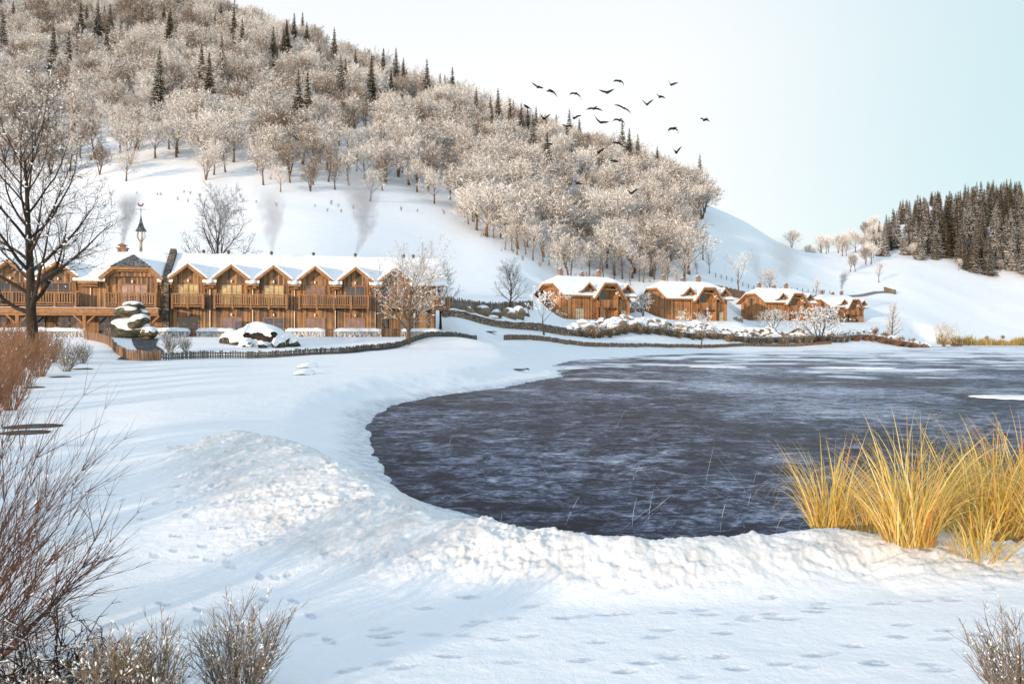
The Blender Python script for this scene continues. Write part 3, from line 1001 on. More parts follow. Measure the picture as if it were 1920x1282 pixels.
def balcony(par, x0, x1, y, z, depth=1.35, hgt=1.35, side_r=None):
    """floor on joists with posts; the railing is a piece of its own"""
    mb = MB()
    mb.box(x0, x1, y-depth, y, z-.12, z)
    n = max(2, round((x1-x0)/2.1))
    for i in range(n+1):
        c = x0+.12+(x1-x0-.24)*i/n
        mb.box(c-.11, c+.11, y-depth-.12, y, z-.34, z-.122)
    b = mb.build('balcony', M['beam'], par)
    r = MB()
    yo = y-depth+.02
    for i in range(n+1):
        c = x0+.09+(x1-x0-.18)*i/n
        r.box(c-.085, c+.085, yo-.09, yo+.09, z-.11, z+hgt-.06)
    r.box(x0, x1, yo-.1, yo+.1, z+hgt-.058, z+hgt+.06)
    r.box(x0, x1, yo-.03, yo+.03, z+.14, z+.24)
    k = x0+.2
    while k < x1-.1:
        r.box(k-.065, k+.065, yo-.035, yo+.035, z+.242, z+hgt-.06); k += .27
    for xs in (x0+.04, x1-.04):
        r.box(xs-.05, xs+.05, yo+.1, y, z+hgt-.05, z+hgt+.05)
        q = yo+.25
        while q < y-.1:
            r.box(xs-.03, xs+.03, q-.06, q+.06, z+.05, z+hgt-.052); q += .27
    r.build('railing', M['rail'], b)
    return b

def downpipe(par, x, y, z0, z1):
    mb = MB()
    mb.tube((x, y-.12, z0), (x, y-.12, z1-.7), .06, .06, 8)
    mb.tube((x, y-.12, z1-.7), (x, y-.75, z1-.15), .06, .06, 8)
    mb.tube((x, y-.75, z1-.15), (x, y-.75, z1+.1), .06, .06, 8)
    mb.build('downpipe', M['pipe'], par)

def verge(mb, pts, w=.12, h=.34, mi=0):
    for a, b in zip(pts[:-1], pts[1:]): mb.bar(a, b, w, h, mi)

def wall_dormer(par, xc, eh, ph, half, slope, y0=-.85, back=5.0, mainz=None, snow_th=.34, win=None):
    """gable rising out of the front wall with its own roof and snow"""
    wt = MB()
    gw = half-.45
    zt = ph-.35
    ze = zt-(zt-eh+.15)*gw/half
    wt.prism([(xc-gw, -.02, eh-.55), (xc+gw, -.02, eh-.55), (xc+gw, -.02, ze), (xc, -.02, zt), (xc-gw, -.02, ze)], (0, .22, 0))
    d = wt.build('dormer', M['planks'], par, fix=True)
    L = [(xc-half, y0, eh), (xc, y0, ph), (xc, back, ph), (xc-half, back*.25, eh)]
    R = [(xc, y0, ph), (xc+half, y0, eh), (xc+half, back*.25, eh), (xc, back, ph)]
    shell([L, R], .14, -.14, 0, 'dormer_roof', M['board'], d)
    vb = MB()
    verge(vb, [(xc-half-.06, y0-.05, eh-.16), (xc, y0-.05, ph-.14), (xc+half+.06, y0-.05, eh-.16)], .12, .32)
    verge(vb, [(xc-half+.25, y0+.14, eh-.12), (xc, y0+.14, ph-.34), (xc+half-.25, y0+.14, eh-.12)], .12, .2)
    for s in (-1, 1):   # brackets
        xb = xc+s*(half-.32)
        vb.bar((xb, -.02, eh-1.35), (xb, y0+.25, eh-.2), .16, .16)
        vb.bar((xb, 0, eh-.18), (xb, y0, eh-.18), .18, .18)
        vb.bar((xb, -.1, eh-1.6), (xb, -.1, eh-.2), .16, .14)
    vb.build('bargeboard', M['beam'], d)
    e = .12
    L = [(xc-half-e, y0-e, eh-.06), (xc, y0-e, ph), (xc, back, ph), (xc-half-e, back*.25, eh-.06)]
    R = [(xc, y0-e, ph), (xc+half+e, y0-e, eh-.06), (xc+half+e, back*.25, eh-.06), (xc, back, ph)]
    shell([L, R], snow_th, .004, .13, 'snow_cover', M['snow'], d, smooth=True)
    return d

def notched(x0, x1, y0, z0, y1, z1, notches, yc=.3):
    """front roof slope with openings where dormers rise through the eaves"""
    xs = sorted({x0, x1} | {a for n in notches for a in n})
    zc = z0+(z1-z0)*(yc-y0)/(y1-y0)
    fs = []
    for a, b in zip(xs[:-1], xs[1:]):
        m = (a+b)/2
        if not any(p < m < q for p, q in notches):
            fs.append([(a, y0, z0), (b, y0, z0), (b, yc, zc), (a, yc, zc)])
        fs.append([(a, yc, zc), (b, yc, zc), (b, y1, z1), (a, y1, z1)])
    return fs

def snow_lip(par, x0, x1, y, z, seed):
    """drooping edge of roof snow over the gutter between two dormers"""
    r = random.Random(seed)
    bm = bmesh.new(); bmesh.ops.create_icosphere(bm, subdivisions=2, radius=1)
    for v in bm.verts:
        v.co = Vector(((x0+x1)/2+v.co.x*(x1-x0)/2, y+v.co.y*.45, z+v.co.z*.26*(1+.4*mnoise.noise(v.co*2+Vector((seed, 0, 0))))))
    me = bpy.data.meshes.new('snow_lip'); bm.to_mesh(me); bm.free(); me.materials.append(M['snow'])
    me.polygons.foreach_set('use_smooth', [True]*len(me.polygons))
    return link('snow_lip', me, par)

def vent(par, x, y, z):
    mb = MB()
    mb.lathe((x, y, z), [(.17, 0), (.17, .34), (.24, .36), (.24, .42), (.05, .58)], 10)
    mb.build('roof_vent', M['darkmetal'], par)

def chimney(par, x, y, z, w=.75, h=1.3):
    mb = MB()
    mb.box(x-w/2, x+w/2, y-w/2, y+w/2, z-.5, z+h)
    mb.box(x-w*.62, x+w*.62, y-w*.62, y+w*.62, z+h, z+h+.14)
    c = mb.build('chimney', M['brick'], par)
    cp = MB()
    cp.box(x-w*.3, x+w*.3, y-w*.3, y+w*.3, z+h+.14, z+h+.42)
    cp.prism([(x-w*.55, y-w*.5, z+h+.42), (x+w*.55, y-w*.5, z+h+.42), (x, y-w*.5, z+h+.72)], (0, w, 0))
    cp.build('chimney_cap', M['brick'], c, fix=True)
    return c

H_EAVE, H_RIDGE, Y_RIDGE, DEPTH = 6.3, 9.95, 5.8, 11.6

def guest_wing():
    w = empty('guest_wing', WING_O, WING_RZ, (.972, 1, 1))
    tag(w, 'long two storey timber guest wing with a row of snowy gable dormers and balconies', 'building')
    L = 32.0
    mb = MB()
    mb.box(0, L, 0, .25, -1.2, H_EAVE); mb.box(0, L, DEPTH-.25, DEPTH, -1.2, H_EAVE)
    for x in (0.0, L-.25):
        mb.prism([(x, .25, -1.2), (x, DEPTH-.25, -1.2), (x, DEPTH-.25, H_EAVE), (x, Y_RIDGE, H_RIDGE-.3), (x, .25, H_EAVE)], (.25, 0, 0))
    mb.box(0, L, -.06, 0, 3.0, 3.22)
    mb.build('wall', M['planks'], w, fix=True)
    o = .85; ee = 6.35
    sl = (H_RIDGE-ee)/(Y_RIDGE+o)
    nt_ = [(2.1+4.93*k-1.66, 2.1+4.93*k+1.66) for k in range(6)]
    def ridge(xa, xb):
        xs = sorted({xa, xb} | {a for n in nt_ for a in n})
        return [[(a, Y_RIDGE, H_RIDGE), (b, Y_RIDGE, H_RIDGE), (b, DEPTH+o, ee), (a, DEPTH+o, ee)] for a, b in zip(xs[:-1], xs[1:])]
    rf = shell(notched(.02, L+1.3, -o, ee, Y_RIDGE, H_RIDGE, nt_)+ridge(.02, L+1.3), .16, -.16, 0, 'roof', M['board'], w)
    vb = MB()
    verge(vb, [(L+1.34, -o-.05, ee-.18), (L+1.34, Y_RIDGE, H_RIDGE-.16), (L+1.34, DEPTH+o, ee-.18)], .12, .36)
    for k in range(7):
        xa = 2.1+4.93*k-4.93+1.75; xb = 2.1+4.93*k-1.75
        xa = max(xa, .1); xb = min(xb, L+1.2)
        eb = MB(); eb.box(xa, xb, -o-.08, -o+.06, ee-.36, ee-.02); eb.box(xa+.2, xb-.2, -o+.06, 0, ee-.62, ee-.5); eb.box(xa, xb, -.14, 0, ee-.75, ee-.5)
        eb.build('eaves_beam', M['beam'], rf)
    vb.bar((L+.9, -.5, ee-.3), (L, -.1, 4.9), .14, .14)
    vb.build('bargeboard', M['beam'], rf)
    e = .1
    shell(notched(.02, L+1.3+e, -o-e, ee-.03, Y_RIDGE, H_RIDGE, nt_)+ridge(.02, L+1.3+e), .36, .004, .16, 'snow_cover', M['snow'], rf, smooth=True)
    for x in (6.2, 11.5, 16.8, 22.2, 28.6, 29.9, 3.2): vent(rf, x, Y_RIDGE+.1, H_RIDGE+.25)
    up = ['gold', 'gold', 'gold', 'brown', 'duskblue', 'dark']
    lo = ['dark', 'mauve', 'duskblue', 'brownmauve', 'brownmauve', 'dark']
    for k in range(6):
        xc = 2.1+4.93*k
        wall_dormer(w, xc, 6.85, 8.5, 2.1, 0, back=4.4)
        if k < 5:
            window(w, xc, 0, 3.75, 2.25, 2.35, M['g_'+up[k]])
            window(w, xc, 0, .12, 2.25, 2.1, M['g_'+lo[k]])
        else:
            for dx in (-1.15, 1.0):
                window(w, xc+dx, 0, 3.75, 1.0, 2.35, M['g_'+('dark' if dx < 0 else 'brown')], leaves=1)
            window(w, xc-1.15, 0, -.3, .9, 2.5, M['g_dark'], leaves=1, name='glazed_door')
            window(w, xc+1.1, 0, .6, 1.0, 1.6, M['g_brownmauve'], leaves=1)
        lamp(w, xc, 0, 6.55); lamp(w, xc, 0, 2.62)
        if k < 6: downpipe(w, xc+2.47, 0, -.3, H_EAVE)
        if k < 5: snow_lip(w, xc+1.95, xc+2.98, -.85, 6.42, k*3.7)
    snow_lip(w, 29.2, 33.2, -.85, 6.45, 40)
    for x0, x1 in ((.35, 4.0), (5.05, 13.6), (14.9, 23.4), (25.5, 33.6)):
        balcony(w, x0, x1, 0, 3.6)
    # side gallery round the far end
    mb = MB(); mb.box(L, 33.6, .002, 5.0, 3.48, 3.6)
    mb.box(L+.002, 33.58, 4.9, 5.0, 3.6, 4.9)
    mb.build('side_gallery', M['beam'], w)
    # stone fire wall at the near end, standing proud of the roof
    fw = MB()
    fw.prism([(-.75, -.75, -1.2), (-.75, DEPTH+.5, -1.2), (-.75, DEPTH+.5, ee+.55), (-.75, Y_RIDGE, H_RIDGE+.85), (-.75, -.75, ee+.45)], (.72, 0, 0))
    fw.build('stone_fire_wall', M['firestone'], w, fix=True)
    return w

def main_lodge():
    w = empty('main_lodge', WING_O, WING_RZ)
    tag(w, 'timber main lodge behind the bare tree with slate capped gable, open arcade and roof lantern', 'building')
    x0, x1 = -29.0, -.78
    mb = MB()
    mb.box(x0, x1, 0, .25, -1.2, H_EAVE); mb.box(x0, x1, DEPTH-.25, DEPTH, -1.2, H_EAVE)
    mb.prism([(x0, .25, -1.2), (x0, DEPTH-.25, -1.2), (x0, DEPTH-.25, H_EAVE), (x0, Y_RIDGE, H_RIDGE-.3), (x0, .25, H_EAVE)], (.25, 0, 0))
    mb.build('wall', M['planks'], w, fix=True)
    o = .85; ee = 6.35
    nt_ = [(-6.75, -1.25)]+[(xd-1.66, xd+1.66) for xd in (-11.75, -16.6, -21.5)]
    def ridge(xa, xb):
        xs = sorted({xa, xb} | {a for n in nt_ for a in n})
        return [[(a, Y_RIDGE, H_RIDGE), (b, Y_RIDGE, H_RIDGE), (b, DEPTH+o, ee), (a, DEPTH+o, ee)] for a, b in zip(xs[:-1], xs[1:])]
    rf = shell(notched(x0-1, x1, -o, ee, Y_RIDGE, H_RIDGE, nt_)+ridge(x0-1, x1), .16, -.16, 0, 'roof', M['board'], w)
    shell(notched(x0-1, x1, -o-.1, ee-.03, Y_RIDGE, H_RIDGE, nt_)+ridge(x0-1, x1), .36, .004, .16, 'snow_cover', M['snow'], rf, smooth=True)
    vb = MB()
    for a, b in ((x0, -22.4), (-20.8, -18.2), (-15.0, -13.9), (-9.6, -7.5), (-1.0, -.8)):
        vb = MB(); vb.box(a, b, -o-.08, -o+.06, ee-.36, ee-.02); vb.box(a+.05, b-.05, -o+.06, 0, ee-.62, ee-.5); vb.box(a, b, -.14, 0, ee-.75, ee-.5)
        vb.build('eaves_beam', M['beam'], rf)
    chimney(rf, -6.2, Y_RIDGE+.4, H_RIDGE-.2, 1.0, .9)
    # large half hipped gable with slates
    xc, half = -4.0, 3.25
    d = MB(); gw = 2.75
    d.prism([(xc-gw, -.02, 4.5), (xc+gw, -.02, 4.5), (xc+gw, -.02, 7.0), (xc+1.6, -.02, 7.85), (xc-1.6, -.02, 7.85), (xc-gw, -.02, 7.0)], (0, .22, 0))
    d.box(xc-gw+.1, xc+gw-.1, -.4, -.021, 6.9, 7.6)
    D = d.build('gable', M['planks'], w, fix=True)
    zc, ze, zr = 8.05, 6.75, 9.15
    xk = 1.9
    yo = -.95
    Lp = [(xc-half, yo, ze), (xc-xk, yo, zc), (xc, yo+1.5, zr), (xc, 4.6, zr), (xc-xk, 2.6, zc), (xc-half, .6, ze)]
    Rp = [(xc+half, yo, ze), (xc+half, .6, ze), (xc+xk, 2.6, zc), (xc, 4.6, zr), (xc, yo+1.5, zr), (xc+xk, yo, zc)]
    gr = shell([Lp, Rp], .16, -.16, 0, 'gable_roof', M['board'], D)
    shell([Lp, Rp], .30, .004, .12, 'snow_cover', M['snow'], D, smooth=True)
    sl = MB()
    # slate hip
    A = Vector((xc-xk-.25, yo-.25, zc-.08)); B = Vector((xc+xk+.25, yo-.25, zc-.08)); T = Vector((xc, yo+1.5, zr+.36))
    nrow = 6
    for i in range(nrow):
        f0, f1 = i/nrow, (i+1)/nrow
        a0 = A.lerp(T, f0); b0 = B.lerp(T, f0); a1 = A.lerp(T, f1); b1 = B.lerp(T, f1)
        up = Vector((0, -.03, .10)); u2 = Vector((0, 0, .02))
        sl.add([a0, b0, b1, a1, a0+up, b0+up, b1+u2, a1+u2], [(0, 3, 2, 1), (4, 5, 6, 7), (0, 1, 5, 4), (1, 2, 6, 5), (2, 3, 7, 6), (3, 0, 4, 7)])
    sl.build('slate_hip', M['slate'], D)
    vb = MB()
    verge(vb, [(xc-half-.1, yo-.08, ze-.2), (xc-xk, yo-.08, zc-.2), (xc+xk, yo-.08, zc-.2), (xc+half+.1, yo-.08, ze-.2)], .14, .38)
    verge(vb, [(xc-half+.35, yo+.2, ze-.25), (xc-xk+.1, yo+.2, zc-.5), (xc+xk-.1, yo+.2, zc-.5), (xc+half-.35, yo+.2, ze-.25)], .14, .2)
    for s in (-1, 1):
        vb.bar((xc+s*2.6, -.2, 4.6), (xc+s*2.6, -.2, 6.9), .2, .2)
        vb.bar((xc+s*2.6, -.1, 5.6), (xc+s*2.9, yo+.2, 6.6), .18, .18)
    vb.build('bargeboard', M['beam'], D)
    window(w, xc+.15, 0, 3.75, 2.7, 2.2, M['g_pink'])
    lamp(w, xc, 0, 6.35)
    balcony(w, xc-2.75, xc+2.75, 0, 3.6)
    for k, xd in enumerate((-11.75, -16.6, -21.5)):
        wall_dormer(w, xd, 6.85, 8.5, 2.1, 0, back=4.4)
        window(w, xd, 0, 3.75, 2.25, 2.3, M['g_dark'])
        lamp(w, xd, 0, 6.55)
    balcony(w, -24.5, -9.6, 0, 3.6)
    downpipe(w, -8.4, 0, 3.4, H_EAVE)
    # arcade: canopy on braced posts, rooms in the shade behind
    a = MB()
    a.box(x0, x1, -3.2, -.1, 3.06, 3.2)
    a.box(x0, x1+.02, -3.25, -2.95, 2.6, 3.058)
    a.box(x0, x1+.01, -3.12, -2.98, 2.36, 2.598)
    x = -1.75
    while x > x0:
        a.box(x-.17, x+.17, -3.22, -2.9, -1.0, 2.36)
        for s in (-1, 1): a.bar((x+s*.05, -3.05, 1.35), (x+s*1.05, -3.05, 2.36), .16, .16)
        a.bar((x, -3.0, 2.5), (x, 0, 2.5), .18, .22)
        x -= 6.65
    can = a.build('arcade', M['beam'], w)
    shell([[(x0, -3.3, 3.22), (x1, -3.3, 3.22), (x1, -1.4, 3.22), (x0, -1.4, 3.22)]], .05, 0, .02, 'snow_cover', M['snow'], can)
    for i, xw in enumerate((-6.4, -10.6, -14.4, -18.2, -22.5)):
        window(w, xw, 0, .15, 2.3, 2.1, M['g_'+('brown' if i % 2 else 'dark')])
    # roof lantern with its weathercock
    lx, ly = -4.35, Y_RIDGE+1.6
    p = MB(); zb = H_RIDGE-1.0
    p.tube((lx, ly, zb), (lx, ly, zb+3.0), .20, .15, 8)
    for i in range(5):
        q = 6.283*i/5
        p.tube((lx+math.cos(q)*.12, ly+math.sin(q)*.12, zb+2.75), (lx+math.cos(q)*.48, ly+math.sin(q)*.48, zb+3.35), .06, .06, 5)
        p.tube((lx+math.cos(q)*.48, ly+math.sin(q)*.48, zb+3.35), (lx+math.cos(q)*.42, ly+math.sin(q)*.42, zb+4.1), .06, .05, 5)
    lp = p.build('lantern_post', M['palewood'], w)
    r = MB(); r.lathe((lx, ly, zb+4.05), [(.66, 0), (.64, .08), (.40, .45), (.21, 1.0), (.09, 1.6), (.03, 2.1)], 12); r.build('lantern_roof', M['slate'], lp)
    c = MB()
    c.tube((lx, ly, zb+6.1), (lx, ly, zb+7.0), .035, .03, 6, 0)
    c.bar((lx-.55, ly, zb+6.75), (lx+.55, ly, zb+6.75), .05, .05, 0)
    c.bar((lx, ly-.4, zb+6.6), (lx, ly+.4, zb+6.6), .05, .05, 0)
    hz = zb+7.0
    cock = [(-.5, .55), (-.42, .25), (-.2, .12), (.1, .1), (.28, .22), (.36, .45), (.5, .42), (.42, .55), (.4, .68), (.3, .72), (.22, .62), (.14, .42), (-.1, .38), (-.25, .5), (-.3, .72), (-.44, .74)]
    c.prism([(lx+u*.72, ly-.03, hz+v*.72) for u, v in cock], (0, .06, 0), 1)
    c.build('weathercock', [M['darkmetal'], M['redpaint']], lp, fix=True)
    return w

# --- cottages with half hipped roofs
def chalet():
    L, W, ZE, ZR, YR = 17.0, 11.0, 5.4, 9.4, 5.5
    w = empty('timber_cottage', (0, 0, 0))
    mb = MB()
    mb.box(0, L, 0, .25, -1.5, ZE); mb.box(0, L, W-.25, W, -1.5, ZE)
    for x in (0, L-.25):
        mb.prism([(x, .25, -1.5), (x, W-.25, -1.5), (x, W-.25, ZE), (x, 7.6, 8.0), (x, 3.4, 8.0), (x, .25, ZE)], (.25, 0, 0))
    mb.build('wall', M['planks_fresh'], w, fix=True)
    o = 1.0; ze = ZE-.15; s = (ZR-ze)/(YR+o); yc = 3.3; zc = ze+(yc+o)*s; rx = 1.7
    yb = W+o; ycb = 2*YR-yc
    xa, xb, yn = 8.05, 12.95, .5; zn = ze+(yn+o)*s
    fl = [(-o, -o, ze), (xa, -o, ze), (xa, yn, zn), (xa, YR, ZR), (rx, YR, ZR), (-o, yc, zc)]
    fm = [(xa, yn, zn), (xb, yn, zn), (xb, YR, ZR), (xa, YR, ZR)]
    fr = [(xb, -o, ze), (L+o, -o, ze), (L+o, yc, zc), (L-rx, YR, ZR), (xb, YR, ZR), (xb, yn, zn)]
    bk = [(-o, yb, ze), (-o, ycb, zc), (rx, YR, ZR), (xa, YR, ZR), (xb, YR, ZR), (L-rx, YR, ZR), (L+o, ycb, zc), (L+o, yb, ze)]
    hl = [(-o, yc, zc), (rx, YR, ZR), (-o, ycb, zc)]
    hr = [(L+o, yc, zc), (L+o, ycb, zc), (L-rx, YR, ZR)]
    rf = shell([fl, fm, fr, bk, hl, hr], .18, -.18, 0, 'roof', M['board'], w)
    for x in (-o-.05, L+o+.05):
        vb = MB()
        verge(vb, [(x, -o-.1, ze-.2), (x, yc, zc-.2), (x, ycb, zc-.2), (x, yb+.1, ze-.2)], .14, .42)
        ins = .45 if x < 0 else -.45
        verge(vb, [(x+ins, -o+.5, ze-.25), (x+ins, yc+.1, zc-.55), (x+ins, ycb-.1, zc-.55), (x+ins, yb-.5, ze-.25)], .14, .22)
        vb.build('bargeboard', M['beam'], rf)
    for a, b in ((-o, 6.2), (14.7, L+o)):
        vb = MB(); vb.box(a, b, -o-.09, -o+.05, ze-.34, ze-.03); vb.build('eaves_beam', M['beam'], rf)
    e = .12
    f2 = lambda pl: [(a+(e if a > L else -e if a < 0 else 0), b-(e if b < 0 else 0), c) for a, b, c in pl]
    shell([f2(fl), f2(fm), f2(fr), f2(bk), f2(hl), f2(hr)], .42, .004, .18, 'snow_cover', M['snow'], rf, smooth=True)
    for x, h in ((2.6, 1.5), (8.2, .9), (12.8, 1.5)): chimney(rf, x, YR+.5, ZR-.1, .85, h)
    # cross gable with a recessed balcony
    xc, hf = 10.5, 4.1; zg = 8.0; xk = 1.6; yo = -1.9; zge = 4.65
    g = MB()
    for a in (xc-2.55, xc+2.3): g.box(a, a+.25, -1.1, 0, -1.5, 5.6)
    g.prism([(xc-2.2, -.03, 5.0), (xc+2.2, -.03, 5.0), (xc+2.2, -.03, 6.2), (xc+1.2, -.03, 7.4), (xc-1.2, -.03, 7.4), (xc-2.2, -.03, 6.2)], (0, .2, 0))
    g.box(xc-2.55, xc-1.1, -1.1, -.85, -1.5, 2.9); 
    G = g.build('cross_gable', M['planks_fresh'], w, fix=True)
    Lp = [(xc-hf, yo, zge), (xc-xk, yo, zg), (xc-xk, 3.6, zg), (xc-hf, .2, zge)]
    Tp = [(xc-xk, yo, zg), (xc+xk, yo, zg), (xc+xk, 3.6, zg+.9), (xc-xk, 3.6, zg+.9)]
    Rp = [(xc+xk, yo, zg), (xc+hf, yo, zge), (xc+hf, .2, zge), (xc+xk, 3.6, zg)]
    Tp = [(xc-xk, yo, zg), (xc+xk, yo, zg), (xc+xk, 3.6, zg), (xc-xk, 3.6, zg)]
    shell([Lp, Tp, Rp], .16, -.16, 0, 'gable_roof', M['board'], G)
    shell([Lp, Tp, Rp], .40, .004, .16, 'snow_cover', M['snow'], G, smooth=True)
    vb = MB()
    verge(vb, [(xc-hf-1.1, yo-.02, zge-.1), (xc-hf, yo-.04, zge-.12), (xc-xk, yo-.06, zg-.18), (xc+xk, yo-.06, zg-.18), (xc+hf+.1, yo-.06, zge-.2)], .14, .44)
    verge(vb, [(xc-hf+.5, yo+.4, zge-.1), (xc-xk+.1, yo+.4, zg-.6), (xc+xk-.1, yo+.4, zg-.6), (xc+hf-.5, yo+.4, zge-.1)], .14, .22)
    vb.bar((xc-2.4, yo+.4, 6.6), (xc+2.4, yo+.4, 6.6), .18, .2)
    for s_ in (-1, 1): vb.bar((xc+s_*2.42, -1.05, 2.7), (xc+s_*2.42, -1.05, 5.9), .22, .22)
    vb.build('bargeboard', M['beam'], G)
    b = MB()
    b.box(xc-2.3, xc+2.3, -1.45, -.02, 2.75, 2.95)
    b.box(xc-2.3, xc+2.3, -1.48, -1.40, 2.95, 4.35)
    for i in range(6): b.box(xc-2.2+.8*i, xc-2.0+.8*i, -1.7, -.02, 2.5, 2.748)
    b.build('balcony', M['planks_fresh'], w)
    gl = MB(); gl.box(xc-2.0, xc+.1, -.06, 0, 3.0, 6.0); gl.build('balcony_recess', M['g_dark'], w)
    # small eyebrow dormers
    for xd, zd in ((5.3, 7.1), (15.5, 6.9)):
        dm = MB(); q = 1.15
        dm.prism([(xd-q, -.65, 4.9), (xd+q, -.65, 4.9), (xd+q, -.65, zd-.55), (xd, -.65, zd+.5), (xd-q, -.65, zd-.55)], (0, 2.2, 0))
        D = dm.build('dormer', M['planks_fresh'], w, fix=True)
        h2 = 1.75
        lf = [(xd-h2-.8, -1.3, zd-1.05), (xd-h2, -1.3, zd-.75), (xd, -1.3, zd+.9), (xd, 3.2, zd+.9), (xd-h2-.2, .9, zd-.75)]
        rt = [(xd, -1.3, zd+.9), (xd+h2, -1.3, zd-.75), (xd+h2+.2, .9, zd-.75), (xd, 3.2, zd+.9)]
        shell([lf, rt], .12, -.12, 0, 'dormer_roof', M['board'], D)
        shell([lf, rt], .32, .004, .12, 'snow_cover', M['snow'], D, smooth=True)
        vb = MB(); verge(vb, [(xd-h2-.85, -1.34, zd-1.17), (xd-h2, -1.34, zd-.88), (xd, -1.34, zd+.77), (xd+h2+.05, -1.34, zd-.88)], .1, .34)
        vb.build('bargeboard', M['beam'], D)
        wd = MB(); wd.box(xd-.5, xd+.5, -.69, -.66, zd-.95, zd-.05); wd.build('dormer_pane', M['g_dark'], D)
    window(w, 3.6, 0, -.2, 2.1, 2.6, M['g_cream'], rows=3)
    window(w, xc-1.0, 0, -.3, 1.7, 2.6, M['g_cream'], rows=2)
    window(w, 15.2, 0, -.1, 1.2, 2.3, M['g_cream'], leaves=1)
    dr = MB(); dr.box(xc+.5, xc+2.1, -.07, 0, -.6, 2.3); dr.build('door', M['beam'], w)
    for y, z, ww, hh in ((3.4, 5.3, .75, 1.3), (7.2, 5.3, .75, 1.3), (5.3, 5.9, .7, .7), (4.0, .6, .7, 1.2), (6.2, .6, .7, 1.2)):
        window(w, y, 0, z, ww, hh, M['g_dusk'], face=-1, axis='Y', leaves=1, rows=2)
    ct = MB(); ct.box(-.12, 0, .1, W-.1, 3.3, 3.5); ct.box(-.08, 0, .1, W-.1, 3.1, 3.3); ct.build('string_course', M['beam'], w)
    return w

def cottages():
    labs = ['largest timber cottage, nearest the lodge, behind a small bare tree',
            'second timber cottage from the lodge, behind a snowy young tree by the boulders',
            'third timber cottage from the lodge, with grey shrub before its front window',
            'farthest and smallest timber cottage, half hidden by a spreading dark tree']
    base = chalet()
    for k, (px, Y, py, rz, sc) in enumerate(CHALETS):
        o = base if k == 0 else copy_tree(base)
        o.location = P(px, py, Y); o.rotation_euler = (0, 0, rz); o.scale = (sc, sc, sc)
        tag(o, labs[k], 'cottage', 'timber cottages on the terrace')

def building_materials():
    wood = [(0.0, (.065, .050, .038)), (.25, (.15, .105, .072)), (.45, (.33, .18, .092)), (.65, (.50, .25, .10)), (.85, (.60, .335, .155)), (1.0, (.46, .34, .23))]
    fresh = [(0.0, (.10, .055, .03)), (.3, (.28, .135, .058)), (.55, (.50, .225, .08)), (.8, (.60, .30, .115)), (1.0, (.46, .31, .18))]
    M['planks'] = mat_planks('weathered_boards', 'XY', .20, wood, 1.15)
    M['planks_fresh'] = mat_planks('cottage_boards', 'XY', .34, fresh, 1.0)
    M['beam'] = mat_simple('beam_wood', (.36, .185, .085), .75, .35, 3.0)
    M['rail'] = mat_planks('railing_wood', 'X', .27, [(0, (.20, .11, .06)), (.5, (.40, .21, .10)), (1, (.50, .30, .16))], .3)
    M['board'] = mat_simple('roof_board', (.22, .125, .065), .8, .3, 2.0)
    M['palewood'] = mat_simple('pale_wood', (.50, .37, .25), .8, .25, 3.0)
    M['slate'] = mat_stones('slate', [(0, (.10, .105, .11)), (.5, (.17, .175, .18)), (1, (.26, .26, .26))], 2.6, (.04, .04, .042), 1.0, False)
    M['darkstone'] = mat_stones('dark_stone', [(0, (.05, .047, .045)), (.4, (.13, .115, .10)), (.7, (.26, .20, .14)), (1, (.40, .32, .24))], 2.6, snowy=True)
    M['firestone'] = mat_stones('fire_wall_stone', [(0, (.035, .033, .032)), (.4, (.10, .09, .08)), (.7, (.22, .17, .12)), (1, (.36, .29, .21))], 2.6, snowy=False)
    M['wallstone'] = mat_stones('wall_stone', [(0, (.06, .045, .036)), (.4, (.20, .14, .095)), (.7, (.36, .25, .155)), (1, (.50, .37, .25))], 1.6)
    M['brick'] = mat_stones('chimney_brick', [(0, (.20, .10, .06)), (.5, (.36, .19, .12)), (1, (.46, .28, .19))], 3.2, (.25, .2, .16), 1.8, True)
    M['pipe'] = mat_simple('downpipe_metal', (.46, .36, .28), .45, .15, 2, metal=.6)
    M['darkmetal'] = mat_simple('dark_metal', (.10, .095, .09), .5, .2, 3, metal=.6)
    M['redpaint'] = mat_simple('painted_tin', (.30, .085, .045), .5, .3, 3)
    M['lampglass'] = mat_simple('opal_glass', (.8, .78, .74), .3, .05, 2, bst=0)
    M['fence'] = mat_planks('fence_grey', 'XY', .2, [(0, (.06, .055, .05)), (.5, (.14, .12, .10)), (1, (.25, .21, .17))], .4)
    M['fence_brown'] = mat_planks('fence_brown', 'XY', .2, [(0, (.10, .06, .04)), (.5, (.25, .15, .09)), (1, (.40, .26, .16))], .4)
    for nm, c in dict(gold=(.62, .47, .20), brown=(.26, .13, .075), duskblue=(.05, .055, .075), dark=(.018, .016, .016), mauve=(.24, .15, .15), brownmauve=(.28, .16, .13),  # gold panes carry curtain yellow and the sun's reflection in their base colour
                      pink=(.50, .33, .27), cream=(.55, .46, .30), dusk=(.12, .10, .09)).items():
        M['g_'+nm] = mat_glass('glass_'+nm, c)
# ------------------------------------------------------------------ walls, fences, hedges, boulders, birds, smoke
def along(pts, step):
    out = []
    for a, b in zip(pts[:-1], pts[1:]):
        a = Vector(a[:2]); b = Vector(b[:2]); n = max(1, int(round((b-a).length/step)))
        for i in range(n): out.append(a.lerp(b, i/n))
    out.append(Vector(pts[-1][:2]))
    return out

